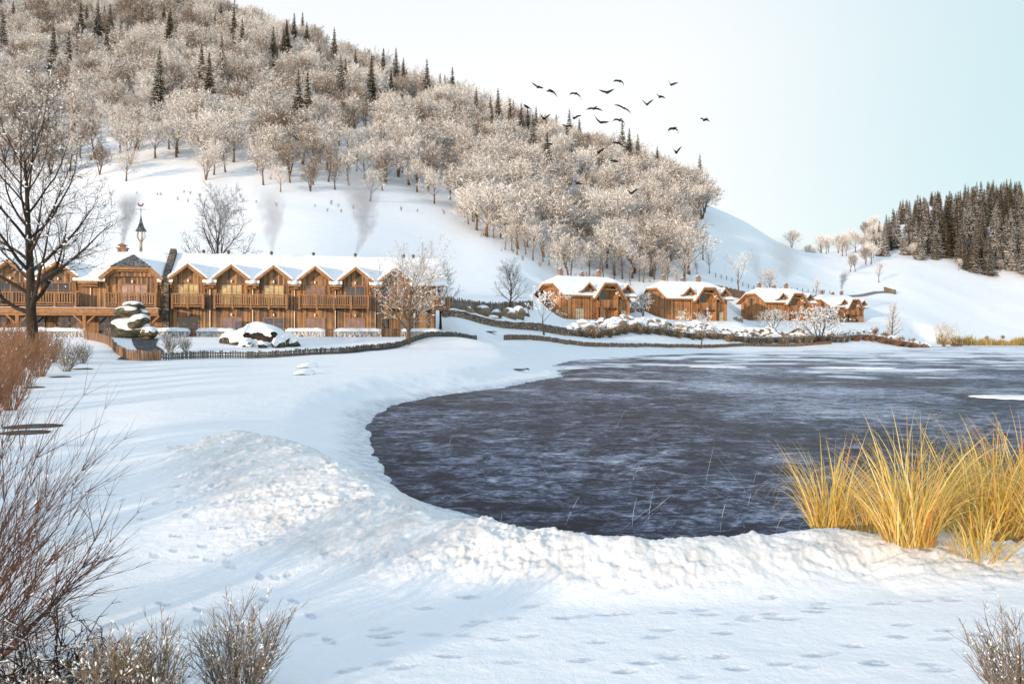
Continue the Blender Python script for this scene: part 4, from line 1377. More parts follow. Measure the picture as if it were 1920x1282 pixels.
def smooth_line(pts, n=6):
    q = [Vector(p[:2]) for p in pts]
    out = []
    for i in range(len(q)-1):
        p0 = q[max(0, i-1)]; p1 = q[i]; p2 = q[i+1]; p3 = q[min(len(q)-1, i+2)]
        for k in range(n):
            t = k/n
            out.append(.5*((2*p1)+(p2-p0)*t+(2*p0-5*p1+4*p2-p3)*t*t+(3*p1-p0-3*p2+p3)*t**3))
    out.append(q[-1])
    return out

def picket_fence(label, pts, h, mat, step=.16, w=.11, jag=.08, rails=2, group=None, post_every=2.4, name='picket_fence', seed=1):
    r = random.Random(seed)
    o = along(smooth_line(pts), step)
    xs = np.array([p.x for p in o]); ys = np.array([p.y for p in o]); zs = ground_z(xs, ys)
    c = Vector((xs.mean(), ys.mean(), zs.mean()))
    e = empty(name, c); tag(e, label, 'fence', group)
    mb = MB(); rl = MB(); ps = MB()
    acc = 0
    for i in range(len(o)-1):
        a = Vector((xs[i], ys[i], zs[i]))-c; b = Vector((xs[i+1], ys[i+1], zs[i+1]))-c
        d = (b-a); d.z = 0
        if d.length < 1e-5: continue
        d.normalize(); hh = h*(1+r.uniform(-jag, jag))
        m = a+Vector((0, 0, -.25)); tl = Vector((r.gauss(0, .02), r.gauss(0, .02), 0))
        nrm = Vector((-d.y, d.x, 0))*.025; u = d*(w/2)
        top = a+Vector((0, 0, hh))+tl
        mb.add([m-u-nrm, m+u-nrm, m+u+nrm, m-u+nrm, top-u-nrm, top+u-nrm, top+u+nrm, top-u+nrm],
               [(0, 1, 5, 4), (1, 2, 6, 5), (2, 3, 7, 6), (3, 0, 4, 7), (4, 5, 6, 7)])
        for k in range(rails):
            zz = h*(.3+.45*k)
            rl.bar(a+nrm*2.2+Vector((0, 0, zz)), b+nrm*2.2+Vector((0, 0, zz)), .05, .09)
        acc += (b-a).length
        if acc > post_every:
            acc = 0
            ps.box(a.x-.06+nrm.x*3, a.x+.06+nrm.x*3, a.y-.06+nrm.y*3, a.y+.06+nrm.y*3, a.z-.3, a.z+h*1.04)
    mb.build('pickets', mat, e); rl.build('rails', mat, e)
    if ps.v: ps.build('posts', mat, e)
    return e

def stone_wall(label, pts, hs, thick, mat, name='stone_wall', group=None):
    q = along(pts, 1.2); n = len(q)
    xs = np.array([p.x for p in q]); ys = np.array([p.y for p in q]); zs = ground_z(xs, ys)
    mb = MB(); V = []; r = random.Random(len(label))
    cum = [0]
    for a, b in zip(q[:-1], q[1:]): cum.append(cum[-1]+(b-a).length)
    segl = [0]
    for a, b in zip(pts[:-1], pts[1:]): segl.append(segl[-1]+(Vector(b[:2])-Vector(a[:2])).length)
    c = Vector((xs.mean(), ys.mean(), zs.mean()))
    for i in range(n):
        d = (q[min(i+1, n-1)]-q[max(i-1, 0)]).normalized(); nr = Vector((-d.y, d.x))*thick
        h = float(np.interp(cum[i], segl, hs))+r.uniform(-.08, .08)
        p = Vector((q[i].x, q[i].y))
        for w_, z in ((0, -.8), (0, h), (1, h+.02), (1, -.8)):
            V.append(Vector((p.x+nr.x*w_, p.y+nr.y*w_, zs[i]+z))-c)
    fs = []
    for i in range(n-1):
        for k in range(3): fs.append((4*i+k, 4*i+4+k, 4*i+5+k, 4*i+1+k))
    fs.append((0, 1, 2, 3)); fs.append((4*n-1, 4*n-2, 4*n-3, 4*n-4))
    mb.add(V, fs)
    o = mb.build(name, mat, fix=True); o.location = c
    tag(o, label, 'wall', group)
    # snow resting on the wall head
    s = MB(); V = []
    for i in range(n):
        a, b = Vector(mb.v[4*i+1]), Vector(mb.v[4*i+2])
        t = .12+.14*r.random()
        V += [a+Vector((0, 0, .004)), a.lerp(b, .25)+Vector((0, 0, t)), a.lerp(b, .75)+Vector((0, 0, t)), b+Vector((0, 0, .004))]
    fs = []
    for i in range(n-1):
        for k in range(3): fs.append((4*i+k, 4*i+4+k, 4*i+5+k, 4*i+1+k))
    s.add(V, fs); so = s.build('snow_cap', M['snow'], o, smooth=True, fix=True)
    return o

def drape(pts, width, off, nm, mat, label, cat='path', kind='structure', across=4, step=1.0):
    q = along(smooth_line(pts), step); n = len(q); V = []
    for i in range(n):
        d = (q[min(i+1, n-1)]-q[max(i-1, 0)]).normalized(); nr = Vector((-d.y, d.x))
        w = width if not callable(width) else width(i/(n-1))
        for k in range(across+1):
            p = q[i]+nr*(w*(k/across-.5)); V.append((p.x, p.y))
    A = np.array(V); z = ground_z(A[:, 0], A[:, 1])+off
    mb = MB()
    mb.add([(A[i, 0], A[i, 1], z[i]) for i in range(len(A))],
           [(i*(across+1)+k, (i+1)*(across+1)+k, (i+1)*(across+1)+k+1, i*(across+1)+k+1) for i in range(n-1) for k in range(across)])
    o = mb.build(nm, mat, smooth=True, fix=False)
    bm = bmesh.new(); bm.from_mesh(o.data)
    for f in bm.faces:
        if f.normal.z < 0: f.normal_flip()
    bm.to_mesh(o.data); bm.free()
    tag(o, label, cat, kind=kind); return o

def lodge_pt(x, y): 
    c, s = math.cos(WING_RZ), math.sin(WING_RZ)
    return Vector((WING_O.x+c*x-s*y, WING_O.y+s*x+c*y))

def hedge(x0, x1, y, h, label, seed):
    r = random.Random(seed); tw = Twigs()
    p = lodge_pt((x0+x1)/2, y); g = gz(p.x, p.y); L = x1-x0; D = .9
    e = empty('hedge', (p.x, p.y, g), WING_RZ); tag(e, label, 'hedge', 'snowy hedges in front of the lodge')
    n = int(L*130)
    for i in range(n):
        x = r.uniform(-L/2, L/2); yy = r.uniform(-D/2, D/2); z = r.uniform(-.1, h*.8)
        d = Vector((r.gauss(0, .35), r.gauss(0, .35), 1)).normalized()
        ln = min(r.uniform(.25, .6), h*1.04-z)
        a = Vector((x, yy, z)); tw.limb(a, a+d*ln, .040, .012, 3, r.random()*6)
    o = link('twigs', tw.mesh('hedge_twigs', M['hedge_twig']), e)
    # snow lying on top of the clipped hedge
    bm = bmesh.new(); bmesh.ops.create_grid(bm, x_segments=max(4, int(L*3)), y_segments=5, size=1)
    for v in bm.verts:
        ex = 1-abs(v.co.x)**8; ey = 1-abs(v.co.y)**4
        v.co = Vector((v.co.x*(L/2+.08), v.co.y*(D/2+.08), 0)); nz = mnoise.noise(Vector((v.co.x*1.3, v.co.y*2+seed, seed)))
        v.co.z = h*.88+(.13+.14*nz)*min(ex, ey)**.5-.25*(1-min(ex, ey)**.5)
    me = bpy.data.meshes.new('hedge_snow'); bm.to_mesh(me); bm.free(); me.materials.append(M['snow'])
    me.polygons.foreach_set('use_smooth', [True]*len(me.polygons)); link('snow_cap', me, e)

def gate(x, y, w, label):
    p = lodge_pt(x, y); g = gz(p.x, p.y)
    e = empty('picket_gate', (p.x, p.y, g), WING_RZ); tag(e, label, 'gate', 'picket gates between the hedges')
    mb = MB(); n = int(w/.2)
    for i in range(n):
        a = -w/2+(i+.5)*w/n
        mb.box(a-.075, a+.075, -.03, .03, .05, 1.0+.05*(i % 2))
    mb.build('pickets', M['fence_brown'], e)
    r = MB()
    for z in (.3, .75): r.box(-w/2, w/2, .032, .09, z, z+.1)
    r.build('rails', M['fence_brown'], e)

# the lines of the garden, as world points on the snow
def G(px, Y): return onground(px, Y)

def garden():
    hd = [(-29, -8.3, 'long snowy clipped hedge before the arcade, left of the stacked rocks'), (-1.2, 2.8, 'snowy hedge right of the stacked rocks, before the stone fire wall'),
          (3.5, 7.7, 'snowy hedge left of the great snow covered rock'), (11.4, 12.9, 'short snowy hedge just right of the great snow covered rock'),
          (13.4, 18.0, 'snowy hedge under the middle dormers of the guest wing'), (19.0, 24.6, 'long snowy hedge left of the round headed tree by the lodge'),
          (27.0, 31.6, 'snowy hedge at the right corner of the guest wing, behind the tree')]
    for k, (a, b, l) in enumerate(hd): hedge(a*.972, b*.972, -4.3, 1.0, l, k+3)
    for x, w, l in ((3.15, .8, 'narrow picket gate beside the first hedge right of the rocks'), (12.2+1.0, .9, 'orange lit picket gate right of the great snow covered rock'),
                    (18.5, 1.0, 'picket gate between the two middle hedges'), (25.2, 1.4, 'wide picket gate left of the round headed tree'), (26.6, .9, 'picket gate behind the round headed tree')):
        gate(x*.972, -4.4, w, l)
    # stream of dark stones and its fence
    stone = mat_stones('stream_stone', [(0, (.03, .032, .036)), (.5, (.085, .085, .09)), (1, (.17, .165, .16))], 3.0, (.012, .012, .014), 1.0, False)
    drape([G(272, 89), G(272, 84), G(281, 79), G(265, 75), G(268, 73)], lambda t: 2.6-1.3*math.sin(t*3.1)+1.6*t, .05, 'stream', stone, 'dark stony stream bed below the stacked rocks', 'stream', step=.5)
    drape([G(470, 77.5), G(560, 80.5), G(640, 84.5), G(700, 89), G(748, 94), G(820, 102)], lambda t: 2.2*(1-t*.8), .05, 'ditch', stone, 'grey stony ditch behind the low picket fence', 'ditch', step=.7)
    picket_fence('curving low picket fence following the stream before the lodge', [G(158, 88), G(198, 84), G(217, 78), G(236, 73.5), G(267, 72), G(305, 71.5)], .85, M['fence_brown'], .19, .14, seed=2, group='picket fences')
    picket_fence('low grey picket fence along the ditch in front of the guest wing', [G(307, 71.5), G(390, 74), G(475, 76), G(560, 79), G(635, 83), G(690, 88), G(745, 93), G(820, 101), G(895, 110)], .62, M['fence'], .19, .13, jag=.15, seed=3, group='picket fences')
    picket_fence('thin low picket fence running along the lake shore under the boulder wall', [G(945, 118), G(1020, 134), G(1120, 152), G(1220, 170), G(1300, 184), G(1400, 204), G(1480, 216), G(1560, 228)], .75, M['fence_brown'], .28, .2, seed=4, group='picket fences')
    picket_fence('dark picket fence climbing the slope between guest wing and first cottage', [G(836, 134), G(880, 146), G(940, 162), G(1000, 182)], 1.9, M['fence'], .3, .2, seed=5, group='picket fences', jag=.12)
    picket_fence('short brown board fence between the first and second cottage', [G(1172, 232), G(1206, 236)], 2.4, M['fence_brown'], .3, .28, seed=6, group='picket fences')
    picket_fence('brown board fence rising behind the second cottage', [G(1338, 268), G(1380, 276), G(1416, 282)], 2.7, M['fence_brown'], .3, .28, seed=7, group='picket fences')
    picket_fence('brown board fence falling towards the roof of the third cottage', [G(1417, 282), G(1432, 276), G(1446, 270)], 2.7, M['fence_brown'], .3, .28, seed=8, group='picket fences')
    # retaining walls
    W1 = [P(836, 588, 124), P(900, 605, 131), P(955, 620, 141), P(1010, 628, 151), P(1062, 632, 161)]
    stone_wall('dark dry stone wall slanting down from the guest wing towards the lake', W1, [1.0, 1.1, 1.2, 1.4, 1.5], .8, M['wallstone'])
    W2 = [P(1064, 632, 162), P(1130, 633, 172), P(1200, 634, 184), P(1350, 637, 206), P(1480, 640, 222), P(1600, 638, 242), P(1740, 636, 262)]
    stone_wall('long low stone wall under the row of boulders below the cottages', W2, [1.2, 1.2, 1.2, 1.3, 1.4, 1.5, 1.7], .9, M['wallstone'])
    road = mat_simple('cleared_road', (.20, .19, .185), .9, .3, .5)
    drape([G(1420, 300), G(1448, 305), G(1480, 318), G(1530, 332), G(1570, 346), G(1590, 352), G(1640, 368), G(1668, 372)], 3.2, .08, 'road', road, 'narrow cleared grey road crossing the slope above the cottages', 'road', step=1.5)
    stone_wall('short grey retaining wall at the end of the hill road', [G(1657, 371), G(1680, 369)], [2.4, 2.0], 1.0, M['darkstone'])
    # wire fence posts above the road
    pf = empty('post_fence', G(1440, 306)); tag(pf, 'thin post fence above the hill road behind the cottages', 'fence')
    wires = []
    for k in range(22):
        t = k/21; px = 1342+t*214; p = G(px, 288+t*62)
        mb = MB(); mb.box(-.09, .09, -.09, .09, -.4, 1.5); o = mb.build('post', M['fence'], pf); o.location = p-pf.location; wires.append(p-pf.location)
    wb = MB()
    for a, b in zip(wires[:-1], wires[1:]):
        for z in (.6, 1.25): wb.bar(a+Vector((0, 0, z)), b+Vector((0, 0, z)), .02, .02)
    wb.build('wires', M['darkmetal'], pf)
    # dark track edge on the slope behind the wing roof
    drape([G(352, 136), G(385, 143), G(420, 150), G(470, 158)], .7, .08, 'track', M['darkstone'], 'dark edge of a track on the slope behind the guest wing roof', 'track', step=1.0)

def boulders():
    r = random.Random(77)
    rk = [rock_meshes(500+i, M['rock'], M['snow'], cover=.30+.12*(i % 3), thick=.18) for i in range(6)]
    n = 0
    for px in np.arange(1066, 1742, 11.0):
        for row in range(3):
            if row > 0 and px > 1520 and r.random() < .5: continue
            Yw = np.interp(px, [1064, 1130, 1200, 1350, 1480, 1600, 1740], [162, 172, 184, 206, 222, 242, 262])+1.2
            Y = Yw+1.2+row*3.8+r.uniform(-.8, .8)
            p = onground(px+r.uniform(-4, 4), Y)
            s = r.uniform(1.0, 1.85)*(1.15 if px < 1250 else 1)
            p.z += s*.25
            side = 'below the first cottage' if px < 1190 else 'below the second cottage' if px < 1375 else 'below the third cottage' if px < 1520 else 'below the farthest cottage'
            tier = ('on the head of the stone wall', 'in the middle tier of the bank', 'in the top tier of the bank')[row]
            place_rock(r.choice(rk), p, r.random()*6.28, (s*1.15, s, s*.85), 'snow capped boulder %s %s' % (tier, side), 'boulders along the cottage terrace')
            n += 1
    # boulders under the picket fence on the left terrace
    for px, Y, s in ((905, 148, 1.2), (930, 152, 1.0), (925, 143, .9), (955, 158, 1.3), (972, 162, 1.6), (985, 170, 1.0), (880, 142, .8)):
        p = onground(px, Y); p.z += .3*s
        place_rock(r.choice(rk), p, r.random()*6, (s*1.3, s, s), 'snow capped boulder below the climbing dark picket fence', 'boulders along the dark fence')
    for px, Y, s in ((1192, 222, 1.3), (1199, 219, 1.0), (1185, 218, .9), (1388, 250, 1.1), (1380, 248, .9)):
        p = onground(px, Y); p.z += .3*s
        place_rock(r.choice(rk), p, r.random()*6, (s*1.2, s, s), 'blue shaded snowy boulder in the gap between two cottages', 'boulders between cottages')
    # stack of three mossy rocks
    moss = [rock_meshes(560+i, M['mossrock'], M['snow'], cover=c, thick=.30, rough=.35) for i, c in enumerate((.05, .0, .3, .1))]
    p0 = onground(250, 90)
    place_rock(moss[0], p0+Vector((-.25, 0, .75)), .4, (2.25, 1.5, 1.15), 'broad snow draped mossy rock at the bottom of the stack before the arcade', 'stacked mossy rocks', 'mossy_rock', 'rock')
    place_rock(moss[1], p0+Vector((.45, -.2, 1.55)), 1.9, (1.35, 1.15, .9), 'dark mossy rock wedged in the middle of the stack before the arcade', 'stacked mossy rocks', 'mossy_rock', 'rock')
    place_rock(moss[2], p0+Vector((-.1, .1, 2.65)), 3.2, (1.75, 1.3, .62), 'flat ochre rock with snow, upper slab of the stack before the arcade', 'stacked mossy rocks', 'mossy_rock', 'rock')
    place_rock(moss[3], p0+Vector((.05, .1, 3.35)), .2, (1.25, 1.0, .42), 'small bare topped ochre slab crowning the stack before the arcade', 'stacked mossy rocks', 'mossy_rock', 'rock')
    place_rock(moss[3], p0+Vector((2.0, -.7, .45)), 2.2, (1.2, 1.0, .6), 'snowy rock at the right foot of the stack before the arcade', 'stacked mossy rocks', 'mossy_rock', 'rock')
    snowy = [rock_meshes(570+i, M['mossrock'], M['snow'], cover=-.55, thick=.22, rough=.2) for i in range(3)]
    # great snow covered rock with its hollow
    p0 = onground(486, 88)
    bm = bmesh.new(); bmesh.ops.create_icosphere(bm, subdivisions=5, radius=1)
    off = Vector((3.1, 8.7, 1.4))
    for v in bm.verts:
        q = v.co.copy(); s = Vector((2.7, 1.7, 1.75))
        k = 1+.16*mnoise.noise(q*1.6+off)+.05*mnoise.noise(q*5+off)
        v.co = Vector((q.x*s.x*k, q.y*s.y*k, q.z*s.z*k*(.96 if q.z > 0 else .6)))
    sn = bm.copy()
    me = bpy.data.meshes.new('great_rock'); bm.to_mesh(me); bm.free(); me.materials.append(M['mossrock'])
    e = empty('great_rock', p0+Vector((0, 0, .35)), WING_RZ*.5); tag(e, 'great rounded rock deep in snow with a dark open hollow, in front of the lodge', 'rock')
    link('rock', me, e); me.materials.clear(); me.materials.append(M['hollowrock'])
    dead = []
    for v in sn.verts:
        x, z = v.co.x, v.co.z
        hollow = v.co.y < -.2 and -1.25 < x < 1.45 and (-.22*x-.10) < z-.35 < (-.12*x+.42*max(0, 1-abs(x-.1)/1.5)**.5+.06*math.sin(x*5))
        eye = v.co.y < -.2 and (x-1.62)**2+(z-.62)**2 < .05
        if hollow or eye: dead.append(v)
        v.co += Vector((v.co.x*.06, v.co.y*.10, max(0, v.normal.z)*.22+.02))
    bmesh.ops.delete(sn, geom=dead, context='VERTS')
    ms = bpy.data.meshes.new('great_rock_snow'); sn.to_mesh(ms); sn.free(); ms.materials.append(M['snow'])
    ms.polygons.foreach_set('use_smooth', [True]*len(ms.polygons)); link('snow_cover', ms, e)
    for k, (dx, dy, s, l) in enumerate(((-2.9, -.2, 1.0, 'pointed snowy boulder left of the great hollow rock'), (-2.0, -1.0, .7, 'snowy boulder at the left foot of the great hollow rock'),
            (2.6, .1, 1.05, 'snowy boulder right of the great hollow rock'), (3.4, .3, .95, 'snowy outermost boulder right of the great hollow rock'), (-.6, -2.0, .62, 'low snowy boulder in front of the hollow of the great rock'),
            (.9, -2.1, .5, 'rounded snowy boulder in front of the great hollow rock, right of centre'), (2.3, -1.2, .8, 'dark footed snowy boulder at the right foot of the great rock'))):
        x, y = p0.x+dx, p0.y+dy
        place_rock(snowy[k % 3], (x, y, gz(x, y)+s*.25), k*1.3, (s*1.05, s, s*.95), l, 'boulders round the great rock')
    for px, py, s, l in ((571, 702, .55, 'small snow capped stone showing a dark face on the open snow plain'), (578, 689, .6, 'flat snow covered stone behind the dark faced one on the plain')):
        p = hit(px, py); place_rock(snowy[1], p+Vector((0, 0, .02)), 1.0, (s*1.4, s, s*.5), l, 'stones on the snow plain')
    fl = rock_meshes(590, M['flatrock'], M['snow'], cover=1.2, thick=.02, rough=.2)
    for px, py, sx, l in ((62, 800, .95, 'long dark flat stone in the snow behind the tall twigs at left'), (45, 812, .8, 'thin dark flat stone just below the long one at left'), (155, 692, .75, 'flat dark stone below the curving fence'),
                          (113, 707, .65, 'flat dark stone near the red twig bushes'), (62, 727, .6, 'small dark flat stone at the foot of the red twig bushes'), (968, 693, .8, 'dark flat stone at the snow edge above the lake'), (985, 692, .4, 'tiny dark flat stone at the snow edge above the lake'),
                          (915, 622, 1.4, 'dark flat stone on the snow bank right of the guest wing')):
        p = hit(px, py); e = empty('flat_stone', p, .15, (sx, sx*.8, .09)); tag(e, l, 'stone', 'flat dark stones in the snow')
        link('rock', fl[0], e)
    for px, py, sx, sy, l in ((1905, 745, 2.6, 1.9, 'low white snow drift lying on the ice at the right edge'), (1345, 688, 2.6, 2.2, 'thin white snow drift on the dark ice far out'), (1620, 690, 3.4, 2.4, 'thin wide snow drift on the ice before the far reeds')):
        q = P(px, py, CAM_H*F/(py-HZ)); bm = bmesh.new(); bmesh.ops.create_icosphere(bm, subdivisions=4, radius=1)
        for v in bm.verts:
            a = math.atan2(v.co.y, v.co.x); k = 1+.5*mnoise.noise(Vector((math.cos(a)*1.5, math.sin(a)*1.5, px*.1)))+.25*mnoise.noise(Vector((math.cos(a)*4, math.sin(a)*4, px*.2)))
            v.co = Vector((v.co.x*sx*k, v.co.y*sy*k, (v.co.z*.11 if v.co.z > 0 else v.co.z*.03)))
        me = bpy.data.meshes.new('snow_drift'); bm.to_mesh(me); bm.free(); me.materials.append(M['snow'])
        me.polygons.foreach_set('use_smooth', [True]*len(me.polygons)); o = link('snow_drift', me); o.location = q; tag(o, l, 'snow drift', 'snow drifts on the ice')
    # stone arch ring by the boulder bank
    p = onground(1496, 232); mb = MB(); R0, R1, n = 1.75, 3.0, 17
    for i in range(n):
        a0 = math.pi*(-.05+1.1*i/n); a1 = math.pi*(-.05+1.1*(i+.94)/n)
        jr = r.uniform(-.12, .12)
        mb.prism([(math.cos(a)*q, -.5, math.sin(a)*q) for a, q in ((a0, R0), (a0, R1+jr), (a1, R1+jr), (a1, R0))], (0, 1.1, 0))
    o = mb.build('stone_arch', M['darkstone'], fix=True); o.location = p; tag(o, 'dark round stone arch at the end of the boulder bank', 'arch')

def smoke():
    def plume(loc, pts, dens, col, label, seed):
        pts = [(x*1.15, z, rad*(1.15+.55*min(1, z/4))) for x, z, rad in pts]; dens *= 1.1
        mb = MB(); n = 14; rings = []
        P_ = [Vector((x, 0, z)) for x, z, _ in pts]
        for i, (x, z, rad) in enumerate(pts):
            for k in range(n):
                q = 6.283*k/n
                mb.v.append((x+math.cos(q)*rad, math.sin(q)*rad*.8, z))
        for i in range(len(pts)-1):
            for k in range(n):
                mb.f.append((i*n+k, i*n+(k+1) % n, (i+1)*n+(k+1) % n, (i+1)*n+k)); mb.m.append(0)
        mb.f.append(tuple(range(n-1, -1, -1))); mb.m.append(0)
        mb.f.append(tuple((len(pts)-1)*n+k for k in range(n))); mb.m.append(0)
        m = bpy.data.materials.new('chimney_smoke'); m.use_nodes = True; nt = m.node_tree; nt.nodes.clear()
        out = nt.nodes.new('ShaderNodeOutputMaterial'); pv = nt.nodes.new('ShaderNodeVolumePrincipled')
        pv.inputs['Color'].default_value = (*col, 1); pv.inputs['Anisotropy'].default_value = .1
        c = coords(nt, 'Object')
        s = nt.nodes.new('ShaderNodeSeparateXYZ'); nt.links.new(c, s.inputs[0])
        zs = [p[1] for p in pts]; z0, z1 = zs[0], zs[-1]
        h = math_(nt, 'DIVIDE', math_(nt, 'SUBTRACT', s.outputs['Z'], z0), z1-z0, clamp=True)
        def curve(vals):
            mx_ = max(abs(v) for v in vals)+1e-6
            r_ = nt.nodes.new('ShaderNodeValToRGB'); el = r_.color_ramp.elements
            while len(el) > 1: el.remove(el[-1])
            for i, v in enumerate(vals):
                q = (zs[i]-z0)/(z1-z0); e_ = el[0] if i == 0 else el.new(q); e_.position = q
                t = (v/mx_)*.5+.5; e_.color = (t, t, t, 1)
            nt.links.new(h, r_.inputs[0])
            return math_(nt, 'MULTIPLY', math_(nt, 'SUBTRACT', r_.outputs[0], .5), 2*mx_)
        cx = curve([p[0] for p in pts]); rd = curve([p[2]*.98 for p in pts])
        wob = noise_tex(nt, c, .55, 4, .6)
        dx = math_(nt, 'SUBTRACT', s.outputs['X'], cx)
        rr = math_(nt, 'SQRT', math_(nt, 'ADD', math_(nt, 'MULTIPLY', dx, dx), math_(nt, 'MULTIPLY', s.outputs['Y'], s.outputs['Y'])))
        t = math_(nt, 'SUBTRACT', 1.0, math_(nt, 'DIVIDE', rr, rd), clamp=True)
        nz = noise_tex(nt, coords(nt, 'Object', (1.0, 1.0, .8)), .9, 5, .65, .5)
        k = ramp(nt, math_(nt, 'ADD', math_(nt, 'MULTIPLY', t, .40), math_(nt, 'MULTIPLY', nz, 1.3)), [(.70, 0.0), (.98, 1.0)])
        k = math_(nt, 'MULTIPLY', k, ramp(nt, t, [(0.0, 0.0), (.3, 1.0)]))
        fade = ramp(nt, h, [(0, 1.0), (.35, .55), (.75, .3), (1.0, .0)])
        d = math_(nt, 'MULTIPLY', math_(nt, 'MULTIPLY', k, fade), dens)
        nt.links.new(d, pv.inputs['Density']); nt.links.new(pv.outputs[0], out.inputs['Volume'])
        o = mb.build('smoke_plume', m); o.location = loc; o.rotation_euler = (0, 0, 0)
        tag(o, label, 'smoke', 'chimney smoke')
    def at_lodge(x, dy=.4):
        p = lodge_pt(x*(.972 if x > 0 else 1), Y_RIDGE+dy); return Vector((p.x, p.y, WING_O.z+H_RIDGE+.6))
    g = (.62, .61, .62)
    plume(at_lodge(-6.2)+Vector((0, 0, .6)), [(0, 0, .35), (.05, 1.2, .5), (.3, 2.6, .8), (.6, 4.2, 1.05), (.9, 5.6, 1.3), (1.2, 6.6, 1.1)], 1.5, (.33, .32, .33), 'dark grey smoke plume over the lodge chimney near the roof lantern', 1)
    plume(at_lodge(6.2), [(0, 0, .35), (-.3, 2, .8), (-.6, 4, 1.2), (-.9, 7, 1.7), (-1.0, 10, 1.8)], .35, g, 'faint smoke rising beside the tree behind the guest wing', 2)
    plume(at_lodge(11.5), [(0, 0, .3), (0, 1.2, .6), (.1, 3.0, 1.05), (.2, 5, 1.35), (-.2, 7, 1.6), (-.6, 8.6, 1.5)], .9, g, 'pale cone shaped smoke over the middle of the guest wing roof', 3)
    plume(at_lodge(22.2), [(0, 0, .35), (.5, 1.2, .6), (1.1, 2.6, .85), (1.2, 4.0, 1.1), (.9, 6.4, 1.6), (.5, 9, 2.1), (-.1, 11.5, 2.0)], 1.0, (.58, .56, .58), 'tall bent smoke plume over the right part of the guest wing roof', 4)
    def at_chalet(k, x):
        px, Y, py, rz, sc = CHALETS[k]; p = P(px, py, Y); c, s = math.cos(rz), math.sin(rz)
        return Vector((p.x+c*x-s*6.0, p.y+s*x+c*6.0, p.z+9.4+1.6))
    plume(at_chalet(0, 8.2), [(0, 0, .4), (0, 1.5, .9), (.4, 3.2, 1.4), (1.0, 5.5, 1.6)], .5, g, 'thin smoke over the roof of the first cottage', 5)
    plume(at_chalet(2, 2.6)+Vector((0, 0, .8)), [(0, 0, .5), (-.6, 3, 1.1), (-1.4, 7, 1.8), (-1.8, 11, 2.2)], .4, g, 'faint wide smoke over the left chimney of the third cottage', 6)
    plume(at_chalet(2, 12.8)+Vector((0, 0, .8)), [(0, 0, .5), (.2, 2, 1.4), (.3, 4, 2.4), (.2, 7.5, 3.8), (-.2, 11.5, 4.6), (-.5, 15, 4.6)], .22, g, 'broad pale smoke over the right chimney of the third cottage', 7)
    plume(at_chalet(3, 12.8)+Vector((0, 0, .8)), [(0, 0, .45), (.1, 1.5, .7), (.5, 3.2, 1.0), (1.0, 5, 1.4), (1.5, 6.6, 1.3)], 1.6, (.30, .30, .31), 'dark smoke plume over the farthest cottage', 8)

